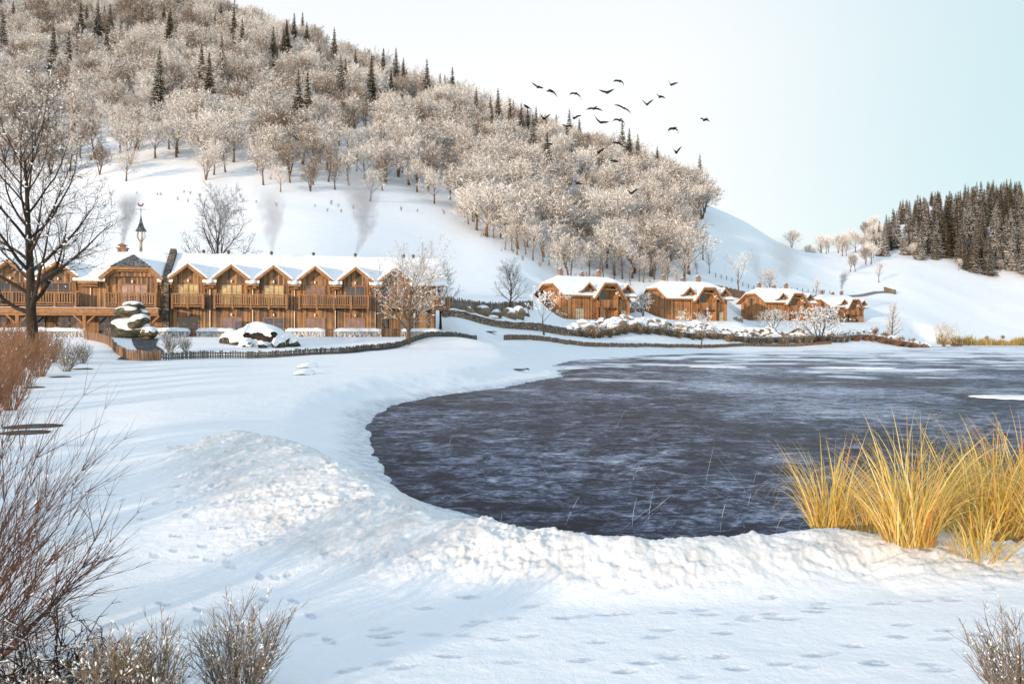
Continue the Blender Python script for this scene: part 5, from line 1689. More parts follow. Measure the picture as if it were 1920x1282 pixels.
def birds():
    B = [  # body, left tip, right tip (photo zoom coordinates), arch of the wings
        (150, 172, 85, 130, 200, 182, .10, .05), (280, 213, 225, 213, 332, 272, .22, .18), (510, 235, 447, 255, 552, 305, .45, .4), (820, 222, 730, 198, 880, 190, .0, .08),
        (935, 115, 868, 123, 962, 165, .35, .5), (1430, 150, 1400, 97, 1497, 135, .0, .25), (1320, 265, 1285, 238, 1370, 283, .25, .35), (1195, 338, 1143, 290, 1257, 293, .06, .12),
        (690, 378, 610, 391, 770, 404, .22, .2), (975, 375, 880, 343, 1043, 437, .2, .2), (205, 475, 163, 410, 272, 432, -.05, .1), (495, 470, 477, 428, 567, 447, .0, .25),
        (755, 512, 687, 437, 830, 508, -.08, .1), (935, 490, 865, 502, 972, 553, .4, .5), (420, 550, 378, 530, 480, 558, .2, .35), (1750, 487, 1703, 476, 1800, 513, .35, .45),
        (1455, 570, 1395, 603, 1488, 622, .4, .5), (1476, 800, 1437, 748, 1528, 745, .05, .1), (250, 720, 210, 740, 290, 731, .5, .4), (730, 802, 705, 750, 795, 757, .0, .15),
        (915, 710, 850, 713, 985, 760, .25, .2), (880, 886, 840, 884, 925, 896, .45, .35), (525, 1095, 495, 1070, 580, 1107, .1, .1), (1045, 1190, 1005, 1155, 1112, 1153, .05, .15), (40, 362, 8, 350, 78, 386, .1, .15)]
    labs = ['bird gliding with one wing raised, leftmost of the flock against open sky', 'bird with flat left wing and drooping right wing, second from the left in the sky', 'large arched bird above the ridge trees, third from the left in the sky',
            'bird with wings spread in a shallow V, under the topmost bird', 'topmost arched bird of the flock', 'bird with one wing straight up, top right of the flock', 'small bird with a bent wing below the top right bird',
            'bird with wings raised in a V at the centre right of the flock', 'bird with a long level span just above the ridge line of the hill', 'bird banking with right wing down in the middle of the flock', 'V winged bird in front of the ridge trees at the left of the flock',
            'small bird with level right wing low over the ridge', 'bird with steep left wing just under the long level one', 'arched bird right beside the steep winged one over the ridge', 'bent winged bird in front of the upper ridge trees', 'thick winged bird far out at the right of the flock',
            'arched bird low at the right in open sky', 'V winged bird lowest at the right in open sky', 'hunched bird in front of two dark spruces on the hill', 'small V winged bird in front of the mid ridge trees', 'bird over a cluster of ridge spruces with drooping right wing',
            'hunched bird against the trees below the ridge spruces', 'tiny gliding bird against the frosted trees at the centre of the hill', 'V winged bird lowest against the frosted trees on the right of the hill', 'small dark bird crossing a spruce at the left end of the flock']
    r = random.Random(8)
    for k, (bx, by, lx, ly, rx, ry, al, ar) in enumerate(B):
        D = r.uniform(52, 70); sc = D/F/5.127
        C0 = P(980+bx/5.127, 130+by/5.127, D)
        def loc(x, y, d=0): return Vector(((x-bx)*sc, d, -(y-by)*sc))
        bm = bmesh.new()
        bl = .16+.02*r.random(); yaw = r.uniform(-.5, .5); pit = r.uniform(-.25, .35)
        ax = Vector((math.sin(yaw)*math.cos(pit), math.cos(yaw)*math.cos(pit), math.sin(pit)))
        s = ax.orthogonal().normalized(); t = ax.cross(s)
        rings = []
        for f, q in ((-1.9, .10), (-1.35, .30), (-.6, .62), (0, .72), (.5, .6), (.85, .38), (1.1, .36), (1.3, .22), (1.55, .04)):
            rings.append([bm.verts.new(ax*(f*bl)+(s*math.cos(a)+t*math.sin(a))*(q*bl*.72)) for a in [6.283*i/8 for i in range(8)]])
        for a, b in zip(rings[:-1], rings[1:]):
            for i in range(8): bm.faces.new([a[i], a[(i+1) % 8], b[(i+1) % 8], b[i]])
        bm.faces.new(rings[0][::-1]); bm.faces.new(rings[-1])
        for tx, ty, ar_, sg in ((lx, ly, al, -1), (rx, ry, ar, 1)):
            tip = loc(tx, ty, -.06); root = Vector((sg*bl*.28, .02, bl*.2))
            span = (tip-root); up = Vector((-span.z*sg, 0, span.x*sg)).normalized()
            ln = span.length; secs = []
            for f in (0, .18, .36, .55, .75, .9, 1.0):
                c = root+span*f+up*(ln*ar_*.62*math.sin(math.pi*min(1, f*1.0))**1.0)
                ch = (.30 if f < .4 else .30*(1-((f-.4)/.62)**1.7))*(.55+.5*ln)*.82+.010
                fw = .10*math.sin(math.pi*f)
                th = .018*(1-f)+.004
                tilt = .95
                le = c+Vector((0, fw+ch*.35, ch*.35*tilt)); te = c+Vector((0, fw-ch*.65, -ch*.65*tilt))
                secs.append([bm.verts.new(p) for p in (le, c+Vector((0, fw, 0))+up*th, te, c+Vector((0, fw, 0))-up*th)])
            for a, b in zip(secs[:-1], secs[1:]):
                for i in range(4): bm.faces.new([a[i], a[(i+1) % 4], b[(i+1) % 4], b[i]])
            bm.faces.new(secs[0]); bm.faces.new(secs[-1][::-1])
        # fan tail
        tq = [bm.verts.new(-ax*(bl*1.3)+s*0+Vector((dx, dy, dz))-ax*e) for dx, dy, dz, e in ((-.03, 0, .0, 0), (.03, 0, .0, 0), (.075, 0, -.0, .17), (-.075, 0, -.0, .17))]
        tq2 = [bm.verts.new(v.co+Vector((0, 0, -.012))) for v in tq]
        bm.faces.new(tq); bm.faces.new(tq2[::-1])
        for i in range(4): bm.faces.new([tq[i], tq2[i], tq2[(i+1) % 4], tq[(i+1) % 4]])
        bmesh.ops.recalc_face_normals(bm, faces=bm.faces)
        me = bpy.data.meshes.new('bird'); bm.to_mesh(me); bm.free(); me.materials.append(M['bird'])
        o = link('bird', me); o.location = C0; tag(o, labs[k], 'bird', 'flock of dark birds')

def site_materials():
    m, nt, bs = newmat('boulder_rock')
    c = coords(nt, 'Object'); n = noise_tex(nt, c, 1.6, 6, .65); oi = nt.nodes.new('ShaderNodeObjectInfo')
    t = math_(nt, 'ADD', math_(nt, 'MULTIPLY', n, .7), math_(nt, 'MULTIPLY', oi.outputs['Random'], .35))
    nt.links.new(ramp(nt, t, [(.25, (.07, .058, .048)), (.45, (.21, .155, .10)), (.62, (.38, .265, .155)), (.8, (.42, .35, .27))]), bs.inputs['Base Color'])
    bs.inputs['Roughness'].default_value = .9; bump(nt, bs, n, .8, .15); M['rock'] = m
    m, nt, bs = newmat('mossy_rock')
    c = coords(nt, 'Object'); n = noise_tex(nt, c, 1.3, 6, .7, .4)
    nt.links.new(ramp(nt, n, [(.30, (.018, .019, .015)), (.45, (.05, .048, .030)), (.55, (.11, .095, .055)), (.64, (.27, .20, .11)), (.78, (.34, .28, .19))]), bs.inputs['Base Color'])
    bs.inputs['Roughness'].default_value = .9; bump(nt, bs, n, .8, .12); M['mossrock'] = m
    M['flatrock'] = mat_simple('flat_stone', (.075, .068, .06), .9, .4, 2)
    M['hedge_twig'] = mat_bark('hedge_twig', (.22, .17, .12), -.95, -.2, .9, (.36, .28, .20), (.93, .91, .88), .9)
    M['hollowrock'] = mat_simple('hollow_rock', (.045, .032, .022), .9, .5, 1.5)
    M['bird'] = mat_simple('dark_plumage', (.012, .011, .012), .7, .3, 8)
# ------------------------------------------------------------------ single trees and shrubs
def single_trees():
    bark = mat_bark('dark_bark', (.026, .019, .014), .80, .97, .5, (.06, .043, .03))
    twig = mat_bark('dark_twig', (.035, .025, .018), .58, .95, .6, (.085, .062, .044))
    brown = mat_bark('brown_bark', (.10, .07, .045), .55, .85, .5, (.20, .145, .09))
    # big bare tree before the main lodge
    big = dict(kids=[24, 10, 8, 4], seg=[8, 6, 4, 2], wig=[.05, .09, .14, .18], trop=[.03, .09, .05, .0], start=[.22, .22, .12, .1], ang=[62, 38, 38, 40],
               ratio=[.60, .52, .48, .5], trunk=.88, r0=.50, rr=.5, rmin=.013, anglow=1.25, angtop=.55, prof=lambda f: 1.15-.45*f)
    ms = tree_meshes(41, 23.0, big, bark, twig, 2, .035, .8, M['snow'], 'lodge_tree')
    p = onground(68, 68)
    place_tree(ms, p, 2.0, 1.0, 'big dark bare tree with snow lumps on its limbs, before the main lodge', name='bare_tree')
    # rounded tree at the right end of the guest wing
    t2 = dict(DECID, kids=[16, 10, 8, 3], start=[.2, .2, .1, .1], ang=[46, 40, 40, 40], rmin=.014, r0=.26, anglow=1.25, rr=.58)
    ms = tree_meshes(43, 12.3, t2, brown, M['frost_twig'], 2, .14, .6, M['snow'], 'round_tree')
    place_tree(ms, onground(765, 95), .7, 1.0, 'round headed pale barked tree with snow, standing before the right end of the guest wing', name='bare_tree')
    t3 = dict(DECID, kids=[20, 9, 8, 3], rmin=.020, r0=.34, trunk=.92, start=[.26, .2, .1, .1], ang=[50, 38, 40, 40], ratio=[.55, .5, .48, .5], prof=lambda f: 1.1-.5*f)
    ms3 = tree_meshes(47, 17.0, t3, bark, twig, 2, .03, .8, M['snow'], 'slope_tree')
    p = onground(415, 128); place_tree(ms3, p, 1.2, (1.0, 1.0, 1.12), 'broad bare tree rising behind the roof of the guest wing', name='bare_tree')
    p = onground(826, 121); place_tree(ms3, p, 2.2, (.55, .55, .6), 'grey bare tree half hidden behind the right end of the guest wing', name='bare_tree')
    p = onground(955, 164); place_tree(ms3, p, 3.9, (.64, .64, .64), 'dark vase shaped bare tree on the terrace left of the first cottage', name='bare_tree')
    t4 = dict(DECID, kids=[5, 6, 6, 3], start=[.42, .2, .1, .1], ang=[55, 40, 40, 40], rmin=.016, r0=.17, trunk=.6, ratio=[1.0, .5, .45, .5])
    ms4 = tree_meshes(53, 8.5, t4, brown, M['frost_twig'], 2, .35, 1.1, M['snow'], 'wall_tree')
    p = onground(1020, 146); place_tree(ms4, p, .4, 1.0, 'small forked tree with snowy boughs at the bend of the stone wall', name='bare_tree')
    p = onground(1314, 186); place_tree(ms4, p, 3.0, 1.03, 'small snowy tree before the second cottage by the lake shore', name='bare_tree')
    place_tree(TREES[1], onground(1068, 232), 1.0, 1.15, 'tall frosted tree rising behind the roof of the first cottage', name='bare_tree')
    t5 = dict(MULTI, stems=5, splay=34, rmin=.020, r0=.16)
    ms5 = tree_meshes(59, 11.0, t5, bark, twig, 2, .25, 1.3, M['snow'], 'spread_tree')
    place_tree(ms5, onground(1536, 226), .5, (1.35, 1.35, 1.0), 'spreading dark multi stemmed tree before the farthest cottages', name='bare_tree')
    place_tree(ms5, onground(1206, 214), .5, (.5, .5, .6), 'small twiggy grey shrub tree at the left corner of the second cottage', name='bare_tree')
    place_tree(ms5, onground(1450, 246), 1.5, (.75, .75, .62), 'round grey shrub before the front window of the third cottage', name='bare_tree')
    conic = dict(DECID, kids=[20, 7, 6, 3], start=[.12, .15, .1, .1], trunk=.95, ratio=[.36, .5, .45, .5], anglow=1.2, rmin=.03, prof=lambda f: 1.15-.75*f)
    ms6 = tree_meshes(61, 12.0, conic, M['frost_bark'], M['frost_twig'], 2, name='conic_tree')
    place_tree(ms6, onground(1672, 264), .3, 1.05, 'upright cone shaped frosted tree right of the farthest cottage', name='bare_tree')
    weep = dict(MULTI, stems=5, splay=26, kids=[7, 7, 5], trop=[.02, .03, -.22, -.3], seg=[6, 5, 5, 4], ratio=[.55, .5, .6], rmin=.03, r0=.16)
    ms7 = tree_meshes(67, 9.2, weep, M['frost_bark'], M['frost_twig'], 1, name='weeping_tree')
    place_tree(ms7, onground(1769, 286), .3, 1.0, 'weeping frosted tree standing alone by the far reed belt', name='bare_tree')
    place_tree(tree_meshes(71, 15.0, dict(DECID, kids=[6, 7, 7, 3], start=[.4, .2, .1, .1], ang=[50, 42, 42, 40], trunk=.65), M['frost_bark'], M['frost_twig'], 2, name='slope_lone'),
               onground(1384, 284), .2, 1.0, 'forked frosted tree on the slope behind the gap of the second and third cottage', name='bare_tree')
    place_tree(TREES[2], onground(1446, 304), 2.0, (1.0, 1.0, 1.05), 'frosted tree beside the bend of the hill road, above the third cottage', name='bare_tree')
    place_tree(YTREES[1], onground(1530, 330), 2.0, (1.1, 1.1, 1.05), 'small frosted tree below the post fence near the hill road', name='bare_tree')
    place_tree(YTREES[0], onground(1330, 288), 2.0, 1.0, 'small frosted tree standing just right of the hillside wood', name='bare_tree')
    place_tree(YTREES[2], onground(1318, 300), .7, (1.5, 1.5, 1.5), 'slender frosted tree at the lower right corner of the hillside wood', name='bare_tree')
    place_tree(YTREES[1], onground(1648, 392), 2.6, (1.3, 1.3, 1.3), 'small frosted tree standing alone left of the spruce wood, above the road end', name='bare_tree')
    r = random.Random(15)
    for k in range(30):
        px = r.choice((r.uniform(1448, 1640), r.uniform(1530, 1660))); Y = r.uniform(470, 640) if px < 1580 else r.uniform(420, 600)
        s = r.uniform(.7, 1.1)
        place_tree(r.choice(TREES), onground(px, Y), r.random()*6, s, 'frosted bare tree in the line along the saddle left of the spruce wood', 'trees along the saddle', name='frosted_tree')
    # little dry saplings on the snow below the wood
    sap = [shrub_mesh(80+i, 2.2, 1.4, 12, 3, M['drywood'], 'sapling', rmin=.035) for i in range(3)]
    for k in range(46):
        px = r.uniform(180, 860) if k < 26 else r.uniform(880, 1300)
        e = float(np.interp(px, EX, EY)); p = onground(px, e-r.uniform(1, 14 if k < 26 else 7))
        o = place_shrub(sap[k % 3], p, r.random()*6, r.uniform(.35, .75), 'dry_sapling', 'little dry brown sapling on open snow under the hillside wood' if k < 26 else 'little dry brown sapling under the right part of the hillside wood', 'sapling', 'dry saplings below the wood')

def shrubs():
    red = mat_bark('red_twig', (.075, .038, .026), .85, 1.0, .35, (.19, .10, .062))
    rust = mat_bark('rust_twig', (.20, .10, .055), .9, 1.0, .3, (.38, .21, .12))
    dark = mat_bark('dark_stem', (.022, .015, .012), .8, .98, .5, (.06, .036, .025))
    grey = mat_bark('grey_twig', (.15, .115, .085), .62, .95, .5, (.30, .24, .18))
    beige = mat_bark('beige_twig', (.16, .11, .065), .7, .95, .5, (.36, .26, .16))
    # thicket of red twigs at the left, behind the flat stones
    rs = [shrub_mesh(600+i, 3.0, 3.0, 34, 6, rust, 'red_twig_bush', rmin=.009, sub2=3, snow=.006, ssize=.04, r0=.02, curl=.10, up=.06, angs=26) for i in range(4)]
    r = random.Random(66)
    spots = [(5, 40, 1.0), (40, 45, 1.05), (-25, 36, 1.0), (75, 52, .95), (15, 52, 1.1), (55, 62, 1.05), (-5, 62, 1.2), (100, 66, .75), (30, 72, 1.1), (85, 74, .9), (-40, 50, 1.2), (-15, 31, .85), (20, 33, .75)]
    for k, (px, Y, s) in enumerate(spots):
        place_shrub(rs[k % 4], onground(px, Y), r.random()*6, s, 'red_twig_bush', 'dense red brown twig bush in the thicket at the left edge below the big tree', 'bush', 'red twig thicket')
    dk = shrub_mesh(620, 2.2, 2.2, 26, 6, grey, 'twig_bush', rmin=.012, sub2=3, snow=.03, ssize=.04)
    for px, Y, s, l in ((125, 58, 1.1, 'dark upright twig bush at the right end of the red thicket'), (155, 66, .8, 'small grey twig bush right of the red thicket, under the curving fence'),
                        (318, 78, .95, 'thin grey twig bush by the stream, left one of two'), (348, 79, .75, 'thin grey twig bush by the stream, right one of two'), (200, 85, .6, 'small twig bush behind the curving fence')):
        place_shrub(dk, onground(px, Y), px*1.0, s, 'twig_bush', l, 'bush', 'grey twig bushes')
    # row of brown bushes along the long wall
    bs = [shrub_mesh(640+i, 2.0, 2.6, 34, 5, m_, 'wall_bush', rmin=.03, sub2=3, snow=.012, ssize=.07) for i, m_ in enumerate((grey, beige, rust))]
    for px in np.arange(1086, 1745, 11.0):
        if px < 1330 and r.random() < .2: continue
        Y = np.interp(px, [1064, 1130, 1200, 1350, 1480, 1600, 1740], [162, 172, 184, 206, 222, 242, 262])-1.6-r.random()*1.5
        kind = 1 if px < 1400 else (0 if px < 1600 else 2)
        lab = ('beige frosted bush at the foot of the stone wall below the first two cottages', 'grey brown bush at the foot of the wall below the third cottage and arch', 'red brown bush at the right end of the stone wall')[0 if px < 1400 else 1 if px < 1600 else 2]
        place_shrub(bs[kind], onground(px+r.uniform(-5, 5), Y), r.random()*6, r.uniform(.9, 1.4), 'wall_bush', lab, 'bush', 'bushes along the long stone wall')
    for px, Y, s in ((1690, 272, 1.2), (1710, 280, 1.2), (1790, 292, 1.3), (1800, 296, 1.0), (1660, 262, 1.3), (1640, 262, 1.2), (1850, 325, .9), (1880, 330, .8)):
        place_shrub(bs[2], onground(px, Y), r.random()*6, s, 'wall_bush', 'low red brown bush on the snow between the wall end and the far reeds', 'bush', 'bushes near the far reeds')
    # added unseen bushes past the left edge, to shade the snow mound
    for x, y, s in ((-13.2, 8.6, 1.15), (-14.6, 10.4, 1.3), (-12.0, 11.2, 1.1), (-16.4, 13.0, 1.3), (-11.0, 8.2, 1.0), (-17.5, 16.0, 1.2)):
        place_shrub(rs[int(y) % 4], (x, y, gz(x, y)), x, s, 'red_twig_bush', 'red brown twig bush added unseen outside the left edge to shade the mound', 'bush', 'red twig thicket')
    # --- foreground
    p = onground(20, 8.6)
    wl = shrub_mesh(700, 3.0, 2.8, 46, 9, red, 'willow', rmin=.0015, curl=.07, up=.05, lean=(.42, 0, 0), sub2=4, r0=.0075, snow=.012, ssize=.012, angs=24)
    e = place_shrub(wl, p+Vector((-.80, 0, -.1)), .0, 1.0, 'willow_shrub', 'tall shrub of long fine red brown shoots leaning right at the left edge', 'shrub')
    tw = Twigs(); q = Vector((1.1, -.55, .0))
    pts = [Vector((1.05, -.9, -.05)), Vector((.78, -.6, .22)), Vector((.5, -.3, .55)), Vector((.28, -.1, .95)), Vector((.16, 0, 1.5)), Vector((.12, 0, 2.1))]
    for i in range(5): tw.limb(pts[i], pts[i+1], .085-.012*i, .085-.012*(i+1), 9)
    tr = link('trunk', tw.mesh('willow_trunk', dark, True), e)
    wl2 = shrub_mesh(701, 2.0, 2.6, 40, 8, red, 'willow_low', rmin=.002, curl=.08, up=.03, lean=(.55, 0, 0), sub2=4, r0=.008, snow=.02, ssize=.012, angs=26)
    place_shrub(wl2, onground(5, 7.6)+Vector((-.35, 0, .15)), .0, 1.0, 'willow_shrub', 'shorter shrub of fine red shoots below the tall one at the left edge', 'shrub')
    # contorted shrub
    ct = shrub_mesh(710, 1.25, 1.9, 40, 7, dark, 'contorted', rmin=.0035, curl=.42, up=.02, sub2=4, r0=.012, snow=.10, ssize=.012, angs=45)
    place_shrub(ct, onground(60, 6.7), 0, 1.0, 'contorted_shrub', 'dark contorted shrub with curling snow tipped twigs in the lower left corner', 'shrub')
    ct2 = shrub_mesh(711, .80, 1.3, 26, 7, dark, 'contorted_low', rmin=.003, curl=.42, up=.0, sub2=4, r0=.010, snow=.10, ssize=.012, angs=45)
    place_shrub(ct2, onground(170, 7.3), 0, 1.0, 'contorted_shrub', 'low dark contorted shrub right of the corner one', 'shrub')
    # leafy beige shrub with frosted dead leaves
    bg = shrub_mesh(720, .90, 1.1, 60, 8, beige, 'beige_shrub', rmin=.0028, curl=.14, up=.03, sub2=4, r0=.006, snow=.12, ssize=.011)
    place_shrub(bg, onground(225, 6.55), 0, 1.0, 'beige_shrub', 'dense beige shrub full of frosted dead leaves at the bottom left', 'shrub')
    place_shrub(bg, onground(70, 6.0), 2, .85, 'beige_shrub', 'beige frosted shrub in the bottom left corner', 'shrub')
    rd0 = shrub_mesh(731, .90, .7, 20, 6, beige, 'upright_shrub', rmin=.0028, curl=.10, up=.04, sub2=3, r0=.008, snow=.10, ssize=.014)
    place_shrub(rd0, onground(290, 6.9), 1, 1.0, 'beige_shrub', 'upright knotty beige shrub between the dense one and the round one', 'shrub')
    rd = shrub_mesh(730, .86, 1.0, 54, 7, grey, 'round_shrub', rmin=.0019, curl=.09, up=.05, sub2=3, r0=.006, snow=.09, ssize=.009)
    place_shrub(rd, onground(446, 7.15), 0, 1.15, 'round_shrub', 'round bare shrub with fine frosted twigs standing in the foreground snow', 'shrub')
    place_shrub(rd, onground(1910, 7.0), 2.4, 1.05, 'round_shrub', 'fine frosted bare shrub cut by the bottom right corner', 'shrub')

def reeds():
    gold = mat_grass('golden_grass', [(0, (.44, .25, .05)), (.2, (.66, .42, .075)), (.45, (.78, .56, .14)), (.7, (.76, .58, .19)), (.85, (.84, .72, .36)), (.95, (.62, .22, .06)), (1, (.76, .40, .10))])
    pale = mat_grass('olive_grass', [(0, (.42, .32, .09)), (.5, (.62, .49, .16)), (1, (.78, .66, .32))])
    spots = [(1556, 13.4, 330, 1.9, .95, .22, 'golden grass tuft farthest left on the snow bank by the ice', gold), (1705, 11.5, 430, 2.05, 1.3, .32, 'big golden grass tuft in the middle of the bank, blades drooping over the snow', gold),
             (1632, 13.2, 200, 1.4, 1.5, .30, 'thin golden grass tuft between the left tuft and the big middle one', gold), (1765, 13.8, 260, 1.75, 1.3, .40, 'olive grass tuft behind the big middle one, next to the ice', pale),
             (1855, 13.0, 430, 2.2, 1.25, .38, 'tall golden grass tuft right of the middle one', gold), (1925, 13.2, 430, 2.35, 1.15, .42, 'tallest golden grass tuft at the right edge of the picture', gold),
             (1890, 13.9, 220, 1.8, 1.2, .4, 'olive grass tuft behind the tall right ones', pale), (1830, 11.3, 150, .95, 1.8, .36, 'low sparse golden tuft bending over the path in front of the tall right ones', gold), (1975, 12.2, 200, 1.3, 1.2, .3, 'golden grass tuft cut by the right edge', gold)]
    for k, (px, Y, n, H, spd, br, lab, m_) in enumerate(spots):
        me = grass_mesh(800+k, n, H, spd, br, m_, 'grass_tuft', .0095, .66)
        o = link('grass_tuft', me); o.location = onground(px, Y); tag(o, lab, 'grass tuft', 'golden grass tufts on the snow bank')
    # far reed belt
    r = random.Random(91); V = []; Fq = []
    n = 9000
    PX = np.array([r.uniform(1757, 2150) for _ in range(n)]); dd = np.array([r.uniform(.5, 15) for _ in range(n)])
    Yb = 309+dd; X = (PX-960)/F*Yb; Z = np.maximum(ground_z(X, Yb), .05)
    sd_ = shore_sd(X, Yb)
    for i in range(n):
        if sd_[i] > 4.5 or sd_[i] < -1.5 or Z[i] > 1.3: continue
        h = r.uniform(2.2, 4.0)*(.55+.9*abs(vnoise(np.array([PX[i]/14.]), np.array([0.]), 5)[0]+.3)); w = r.uniform(.07, .16); a = r.random()*3.14; ln = r.gauss(0, .25)
        s = len(V); dx, dy = math.cos(a)*w, math.sin(a)*w
        V += [(X[i]-dx, Yb[i]-dy, Z[i]-.1), (X[i]+dx, Yb[i]+dy, Z[i]-.1), (X[i]+ln*h*.3+dx*.7, Yb[i], Z[i]+h*.6), (X[i]+ln*h*.3-dx*.7, Yb[i], Z[i]+h*.6), (X[i]+ln*h, Yb[i], Z[i]+h)]
        Fq += [(s, s+1, s+2, s+3), (s+3, s+2, s+4)]
    me = bpy.data.meshes.new('reed_belt'); me.from_pydata(V, [], Fq); me.materials.append(mat_grass('reed_gold', [(0, (.26, .20, .06)), (.5, (.46, .33, .10)), (1, (.62, .50, .22))], .3)); me.update()
    o = link('reed_belt', me); tag(o, 'belt of yellow reeds along the far shore at the right', 'reeds', kind='stuff')
# lower edge of the hillside wood, as photo points
EDGE = [(-400, 345), (150, 336), (200, 344), (300, 352), (450, 362), (560, 370), (640, 380), (770, 384), (830, 386), (862, 408), (890, 432), (950, 468), (1000, 487),
        (1070, 506), (1150, 520), (1230, 530), (1290, 532), (1306, 512), (1312, 470), (1320, 400)]
EX = np.array([e[0] for e in EDGE]); EY = np.array([hit(e[0], e[1], 60).y for e in EDGE])
def crest_rows(px):
    Y = _RY[_RY > 100]; X = (px-960)/F*Y
    row = HZ-(ground_z(X, Y)-CAM_H)/Y*F
    return Y, np.minimum.accumulate(row), row

def forest():
    r = random.Random(21)
    sp = 7.9
    pts = []
    y = 170.0
    Gx, Gy = [], []
    while y < 640:
        x = -420.0
        while x < 190:
            px = 960+x/y*F
            if -130 < px < 1330:
                Gx.append(x+r.uniform(-.42, .42)*sp); Gy.append(y+r.uniform(-.42, .42)*sp)
            x += sp
        y += sp
    Gx = np.array(Gx); Gy = np.array(Gy)
    PX = 960+Gx/Gy*F
    e = np.interp(PX, EX, EY)
    keep = (Gy > e+1) & (PX < 1322) & (PX > -120)
    Gx, Gy, PX, e = Gx[keep], Gy[keep], PX[keep], e[keep]
    Gz = ground_z(Gx, Gy)
    # line of sight
    cols = np.arange(-140, 1341, 20)
    tab = [crest_rows(c) for c in cols]
    out = []
    for x, y_, z, px, ee in zip(Gx, Gy, Gz, PX, e):
        dep = y_-ee
        j = int((px+140)//20); Yr, mn, row = tab[max(0, min(len(tab)-1, j))]
        i = np.searchsorted(Yr, y_)-1
        # open fringe: lone young trees standing below the closed wood on the left
        fringe = px < 850 and dep < 30
        if fringe and r.random() > (.62 if dep < 14 else .85): continue
        if fringe: h = r.uniform(6.0, 10.5) if dep < 16 else r.uniform(9, 16)
        else: h = r.choice((r.uniform(9.5, 13), r.uniform(12, 18)))
        toprow = HZ-(z+h-CAM_H)/y_*F
        if toprow > mn[i]+1: continue
        if toprow > 640 or HZ-(z-CAM_H)/y_*F < -40: continue
        out.append((h/y_, x, y_, z, h, px, dep, fringe))
    return out

def pick_kind(r, px, y, dep):
    b = vnoise(np.array([px/55.]), np.array([y/30.]), 12)[0]
    pb = .06+(.16 if dep > 120 else 0)+(.16 if px > 1060 else 0)+.9*b
    return r.choice((4, 5)) if r.random() < pb else r.randrange(4)

def build_forest():
    r = random.Random(4)
    pts = forest()
    con, dec = [], []
    for p in pts:
        _, x, y, z, h, px, dep, fr = p
        row = HZ-(z-CAM_H)/y*F
        dark = vnoise(np.array([x/28.]), np.array([y/28.]), 77)[0]
        high = dep > 90
        pc = .0 if dep < 30 or fr else (.32 if dark > .08 else .10)*(1.35 if high else .8)
        if px > 900 and dep < 80: pc *= .3
        (con if r.random() < pc else dec).append(p)
    dec.sort(key=lambda p: -p[0])
    con.sort(key=lambda p: -r.random()*(100+min(p[6], 130))); con = sorted(con[:150], key=lambda p: -p[0])
    print('hill wood: frosted', len(dec), 'spruce', len(con))
    for k, (_, x, y, z, h, px, dep, fr) in enumerate(dec[:270]):
        young = fr and h < 9.6
        ms = r.choice(YTREES) if young else TREES[pick_kind(r, px, y, dep)]
        s = h/(8.0 if young else 12.0)
        w = s*r.uniform(1.1, 1.4)
        if young: lab = 'small frosted bare tree standing alone on open snow under the hillside wood'
        elif fr: lab = 'frosted bare tree with visible trunk along the lower left fringe of the hillside wood'
        elif px > 840 and dep < 25: lab = 'tall frosted bare tree at the lower right edge of the wood above the cottages'
        elif px > 840: lab = 'frosted bare tree crowded inside the right half of the hillside wood'
        else: lab = 'frosted bare tree crowded inside the left half of the hillside wood'
        place_tree(ms, (x, y, z), r.random()*6.28, (w, w, s), lab, 'frosted trees on the hillside', 'frosted_tree')
    rest = dec[270:]
    for px in range(866, 1304, 15):
        p = onground(px+r.uniform(-6, 6), float(np.interp(px, EX, EY))+r.uniform(-4, 5))
        h = r.uniform(5, 10.5); ms = r.choice(YTREES)
        place_tree(ms, p, r.random()*6.28, (h/8*1.1, h/8*1.1, h/8), 'small frosted young tree at the very foot of the wood, right part above the cottages', 'frosted trees on the hillside', 'frosted_tree')
    stuff_forest(rest)
    for k, (_, x, y, z, h, px, dep, fr) in enumerate(con):
        hh = r.uniform(17, 27); s = hh/18.0
        lab = 'dark narrow spruce rising between frosted trees on the hillside' if HZ-(z+h-CAM_H)/y*F > 5+max(0, (px-460)*.36) + 18 else 'dark narrow spruce breaking the skyline along the top of the hillside wood'
        place_tree(r.choice(SPRUCE), (x, y, z), r.random()*6.28, (s*1.1, s*1.1, s), lab, 'dark spruces in the hillside wood', 'spruce_tree', 'spruce')

